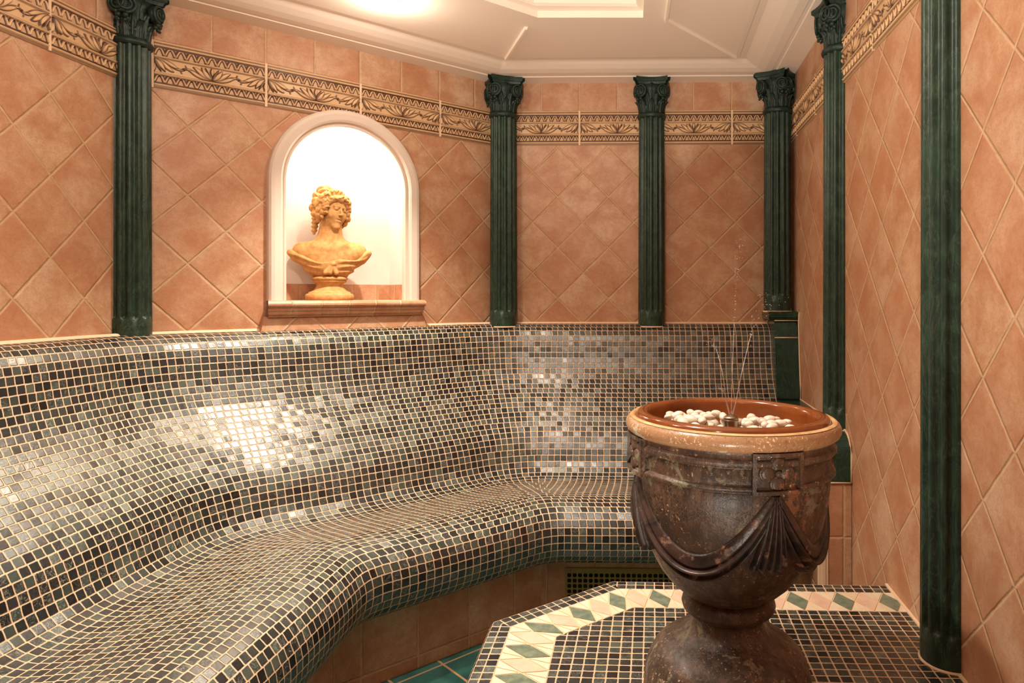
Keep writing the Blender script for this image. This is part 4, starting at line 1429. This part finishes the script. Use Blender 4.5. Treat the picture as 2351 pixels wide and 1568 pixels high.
# pebbles
def pebble_mesh(k):
    bm = bmesh.new()
    bmesh.ops.create_icosphere(bm, subdivisions=3, radius=1.0)
    g = np.random.default_rng(100 + k)
    sx, sy, sz = 1.0 + .3 * g.random(), .82 + .2 * g.random(), .66 + .2 * g.random()
    c = [g.normal(size=3) * 1.5 for _ in range(3)]
    for v in bm.verts:
        p = np.array(v.co)
        b = 1 + sum(.035 * math.sin(p @ q + i) for i, q in enumerate(c))
        v.co = Vector((p[0] * sx * b, p[1] * sy * b, p[2] * sz * b))
    return mk_mesh(bm, 'pebble', M_PEBBLE)
PEB = [pebble_mesh(k) for k in range(7)]
def pebbles():
    g = np.random.default_rng(5)
    floor_z = NZB
    placed = [(NZX, NZY, NZB + .02, .0135)]
    def floor_at(x, y):
        r = math.hypot(x - UX, y - UY)
        return PZ + .0032 + np.interp(r, [0, .09, .122, .136], [.440, .441, .444, .455])
    spots = []
    # left heap (higher) then right heap
    for k in range(150):
        a, r = g.random() * 2 * PI, math.sqrt(g.random())
        spots.append((UX - .052 + .056 * r * math.cos(a), UY + .020 + .062 * r * math.sin(a), .0062 + .0042 * g.random(), 'L'))
    for k in range(110):
        a, r = g.random() * 2 * PI, math.sqrt(g.random())
        spots.append((UX + .058 + .052 * r * math.cos(a), UY - .004 + .056 * r * math.sin(a), .0062 + .0042 * g.random(), 'R'))
    for k in range(24):
        spots.append((UX + .005 + .03 * (g.random() - .5), UY + .015 + .05 * (g.random()), .0062 + .003 * g.random(), 'R' if g.random() > .5 else 'L'))
    spots.append((UX + .080, UY + .005, .0115, 'T'))
    out = []
    for (x, y, r, side) in spots:
        if math.hypot(x - UX, y - UY) > .116: continue
        if math.hypot(x - NZX, y - NZY) < .013 + r * .95: continue
        z = floor_at(x, y) + r * .72
        for (px_, py_, pz_, pr) in placed[1:]:
            d = math.hypot(x - px_, y - py_); R = (r + pr) * .86
            if d < R: z = max(z, pz_ + math.sqrt(R * R - d * d) * .80)
        if z > NZB + .053 - (.008 if side == 'R' else 0) - .16 * max(0, math.hypot(x - (UX - .052 if side == 'L' else UX + .058), y - UY - .01) - .02): continue
        placed.append((x, y, z, r)); out.append((x, y, z, r, side))
    labs = {'L': ('smooth white pebble in the heap left of the fountain nozzle', 'white pebbles left of the nozzle'),
            'R': ('smooth white pebble in the lower heap right of the fountain nozzle', 'white pebbles right of the nozzle'),
            'T': ('largest white pebble lying topmost at the right end of the pebble heap', 'white pebbles right of the nozzle')}
    for k, (x, y, z, r, side) in enumerate(out):
        o = bpy.data.objects.new('pebble', PEB[k % len(PEB)]); C.objects.link(o)
        o.location = (x, y, z); o.scale = (r, r, r); o.rotation_euler = ((g.random() - .5) * .7, (g.random() - .5) * .7, g.random() * 6.28)
        tag(o, labs[side][0], 'pebble', labs[side][1])
pebbles()

# water jets
def px3(x, y, Y=None):
    """point at depth Y seen at photo pixel (x, y)"""
    Y = NZY if Y is None else Y
    return ((x - 1440) / 1606 * Y, Y, 1 + (680 - y) / 1606 * Y)
def jet(pts, label, r0=.0009, spray=40, spread=.010, frac=.55):
    P = catmull([px3(*p) for p in pts], 14)
    n = len(P)
    g = np.random.default_rng(len(pts) * 13 + int(pts[-1][0]))
    bm = bmesh.new()
    m = int(n * frac)
    rad = [r0 * (1 - .6 * i / m) * (1 + .25 * math.sin(i * 2.1)) for i in range(m)]
    bm_grid(bm, tube_pts(P[:m], rad, 6), close_v=True, caps=True)
    o = bm_obj('water_jet', bm, M_WATER, smooth=True)
    bm = bmesh.new()
    for k in range(spray):
        f = frac * .75 + (1 - frac * .75) * g.random()
        p = P[min(n - 1, int(f * (n - 1)))] + g.normal(size=3) * spread * (.12 + max(0, f - frac) / (1 - frac + .01)) * np.array((1, .8, .8))
        bmesh.ops.create_icosphere(bm, subdivisions=1, radius=.00028 + .00045 * g.random(), matrix=Matrix.Translation(Vector(p)))
    tag(bm_obj('spray', bm, M_WATER, o, smooth=True), kind='stuff')
    tag(o, label, 'water jet', 'fountain water jets')
nt = (NZX / NZY * 1606 + 1440, 680 + (1 - NTOP) / NZY * 1606)
jet([(nt[0] - 3, nt[1] + 1), (1668, 925), (1661, 870), (1650, 820), (1640, 795), (1628, 784), (1618, 790)], 'thin water jet leaning left from the nozzle and breaking into drops', spray=60, spread=.011, frac=.62)
jet([(nt[0] - 4, nt[1] + 1), (1670, 930), (1664, 905), (1655, 892), (1646, 893), (1641, 905)], 'short water jet arching over to the left just above the urn rim', .0011, 40, .010, .65)
jet([(nt[0], nt[1]), (1681, 860), (1684, 780), (1688, 690), (1692, 610), (1696, 540)], 'tallest and straightest of the thin water jets above the nozzle', .0008, 70, .004, .5)
jet([(nt[0] + 3, nt[1] + 1), (1690, 920), (1702, 860), (1716, 800), (1727, 760), (1740, 728), (1768, 688), (1795, 690)], 'water jet leaning right from the nozzle towards the green bench end', .0011, 90, .014, .55)

# ------------------------------------------------------------------ vent grille in the bench riser
def grille():
    o0 = .7655
    t_l = WC.px(1298, o0); pitch = .0166; nx_, nz_ = 26, 8
    z1 = 1 - (1303 - 680) / 1606 * WC.at(t_l, o0)[1]
    W_, H_ = nx_ * pitch + .008, nz_ * pitch + .020
    root = empty('vent_grille', WC.at(t_l + W_ / 2, o0, z1 - H_), label='dull brass ventilation grille with rows of rounded square holes, below the bench seat', cat='grille')
    bm = bmesh.new()
    m = WC.mat(t_l, o0, z1 - H_)
    th = .003
    def pt(x, y, z): return m @ Vector((x, y, z))
    x0, zb = .004, .006
    # perforated plate: every cell an octagonal ring, front and inner walls
    for i in range(nx_):
        for j in range(nz_):
            cx, cz = x0 + (i + .5) * pitch, zb + (j + .5) * pitch
            h = pitch / 2; r = .0062; k = .0036
            out = [(-h, -h), (0, -h), (h, -h), (h, 0), (h, h), (0, h), (-h, h), (-h, 0)]
            inn = [(-r, -k), (-k, -r), (k, -r), (r, -k), (r, k), (k, r), (-k, r), (-r, k)]
            oo = [(-h, -k), (-k, -h), (k, -h), (h, -k), (h, k), (k, h), (-k, h), (-h, k)]
            vi = [bm.verts.new(pt(cx + a, th, cz + b)) for a, b in inn]
            vb = [bm.verts.new(pt(cx + a, .0005, cz + b)) for a, b in inn]
            vo = [bm.verts.new(pt(cx + a, th, cz + b)) for a, b in oo]
            vc = {q: bm.verts.new(pt(cx + q[0] * h, th, cz + q[1] * h)) for q in ((-1, -1), (1, -1), (1, 1), (-1, 1))}
            for q in range(8):
                q2 = (q + 1) % 8
                bm.faces.new((vi[q], vi[q2], vb[q2], vb[q]))
                if q % 2 == 1: bm.faces.new((vo[q], vo[q2], vi[q2], vi[q]))
            for q, c in ((0, (-1, -1)), (2, (1, -1)), (4, (1, 1)), (6, (-1, 1))):
                bm.faces.new((vo[q], vc[c], vo[(q + 1) % 8], vi[(q + 1) % 8], vi[q]))
    bmesh.ops.remove_doubles(bm, verts=bm.verts, dist=1e-5)
    pl = nx_ * pitch + x0
    for (a0, a1, b0, b1) in ((0, W_, zb + nz_ * pitch, H_), (0, W_, 0, zb), (0, x0, zb, zb + nz_ * pitch), (pl, W_, zb, zb + nz_ * pitch)):
        add_box(bm, (a0, .0003, b0), (a1, th, b1), m)
    keep(bm_obj('plate', bm, M_BRASS), root)
    bm = bmesh.new(); add_box(bm, (.002, .0002, .004), (W_ - .002, .0006, H_ - .012), m)
    keep(bm_obj('backing', bm, M_DARK), root)
    for xx in (.016, W_ - .016):
        bm = bmesh.new()
        bmesh.ops.create_uvsphere(bm, u_segments=12, v_segments=8, radius=.0035, matrix=m @ Matrix.Translation((xx, th, H_ - .007)) @ Matrix.Scale(.5, 4, (0, 1, 0)))
        keep(bm_obj('screw', bm, M_BRASS, smooth=True), root)
grille()

# ------------------------------------------------------------------ lamps
def downlight(x, y, label, power, spill, cone=150, drop=0.0, size=.022, col=WARM):
    """recessed spotlight; with drop > 0 a short stem carries a glass globe below the ceiling"""
    root = empty('ceiling_spotlight' if not drop else 'ceiling_globe_lamp', (x, y, ZC - .0005), 0, label, 'ceiling light', 'recessed ceiling spotlights' if not drop else 'ceiling globe lamps')
    if not drop:
        lathe('ring', [(.024, -.002), (.026, -.006), (.034, -.006), (.037, -.003), (.037, 0.0), (.024, 0)], M_WHITEMETAL, root, 40)
        lathe('bulb', [(0, -.016), (.008, -.0145), (.014, -.010), (.017, -.004), (.0235, -.0015), (.0235, 0), (0, 0)], M_BULB, root, 32)
    else:
        lathe('ceiling_rose', [(0, 0), (.045, 0), (.045, -.008), (.03, -.016), (.007, -.018), (.007, -drop + .028), (0, -drop + .028)], M_WHITEMETAL, root, 40)
        lathe('bulb', [(.024 * math.sin(t), -drop + .012 + .024 * math.cos(t)) for t in np.linspace(0, PI, 14)], M_BULB, root, 32)
    z0 = -.046 if not drop else -drop - .018
    for nm, kind, en in (('beam', 'SPOT', power), ('lamp', 'POINT', spill)):
        l = bpy.data.lights.new(nm, kind); l.energy = en; l.shadow_soft_size = size; l.color = col
        if kind == 'SPOT': l.spot_size = math.radians(cone); l.spot_blend = .8
        o = bpy.data.objects.new(nm, l); C.objects.link(o); o.parent = root; o.location = (0, 0, z0 if kind == 'POINT' or drop else -.03)
    return root
M_BULB = emit('bulb_glass', (1.0, .86, .68, 1), 30.0)
downlight(-.732, 2.137, 'round recessed ceiling spotlight shining above the bench in front of the niche', 76, 2.4, 94)
downlight(-.32, 1.14, 'globe ceiling lamp above the platform edge left of the urn', 34, 15, 125, .09, col=(1, .92, .81))
downlight(-.96, 1.16, 'round recessed ceiling spotlight above the left part of the bench', 40, 6.0, 100)
downlight(-.30, 0.12, 'added unseen globe fill lamp in the front half of the room, above the viewer', 1, 3, 125, .20, col=(1, .92, .81))  # weak fill lamp, added out of view to lift walls and ceiling
# fill light added out of view behind the viewer to brighten the ceiling
up = empty('added_ceiling_fill', (-.12, -.45, .0005), 0, 'added fill light on the floor behind the viewer, brightening the white ceiling', 'fill light')
lathe('housing', [(0, 0), (.05, 0), (.052, .01), (.045, .07), (.05, .10), (.046, .10), (.04, .085), (0, .085)], M_WHITEMETAL, up, 32)
lathe('bulb', [(.018 * math.sin(t), .093 - .012 * math.cos(t)) for t in np.linspace(0, PI, 10)], M_BULB, up, 24)
l = bpy.data.lights.new('beam', 'SPOT'); l.energy = 190; l.shadow_soft_size = .03; l.color = (1, .90, .77); l.spot_size = math.radians(58); l.spot_blend = 1.0
o = bpy.data.objects.new('beam', l); C.objects.link(o); o.parent = up; o.location = (0, 0, .13)
dv = Vector((0.05, 1.45, 1.91)) - Vector((-.12, -.45, .13)); o.rotation_euler = dv.to_track_quat('-Z', 'Y').to_euler()
# niche lamp hidden behind the head of the frame
nl = empty('niche_lamp', WB.at(NT_C + .03, -.045, NZ + NR - .008), 0, 'small halogen lamp tucked behind the head of the niche frame', 'lamp')
lathe('socket', [(0, 0), (.014, 0), (.016, -.006), (.013, -.010), (0, -.010)], M_WHITEMETAL, nl, 24)
l = bpy.data.lights.new('lamp', 'POINT'); l.energy = 5.6; l.shadow_soft_size = .02; l.color = (1, .84, .64)
o = bpy.data.objects.new('lamp', l); C.objects.link(o); o.parent = nl; o.location = (0, 0, -.03)

# ------------------------------------------------------------------ world, camera, view
w = bpy.data.worlds.new('World'); SC.world = w; w.use_nodes = True
w.node_tree.nodes['Background'].inputs[0].default_value = (1, .8, .6, 1)
w.node_tree.nodes['Background'].inputs[1].default_value = 0.02
cam = bpy.data.cameras.new('camera'); co = bpy.data.objects.new('camera', cam); C.objects.link(co)
co.location = (0, 0, 1.0); co.rotation_euler = (PI / 2, 0, 0)
cam.sensor_width = 36; cam.lens = 1606 / 2351 * 36
cam.shift_x = (1175.5 - 1440) / 2351; cam.shift_y = (680 - 784) / 2351
cam.clip_start = .01
SC.camera = co
vs = SC.view_settings
vs.view_transform = 'Standard'; vs.look = 'None'; vs.exposure = 0.27; vs.gamma = 1.0; vs.use_curve_mapping = False

SC.cycles.adaptive_threshold = 0.02
SC.cycles.max_bounces = 8
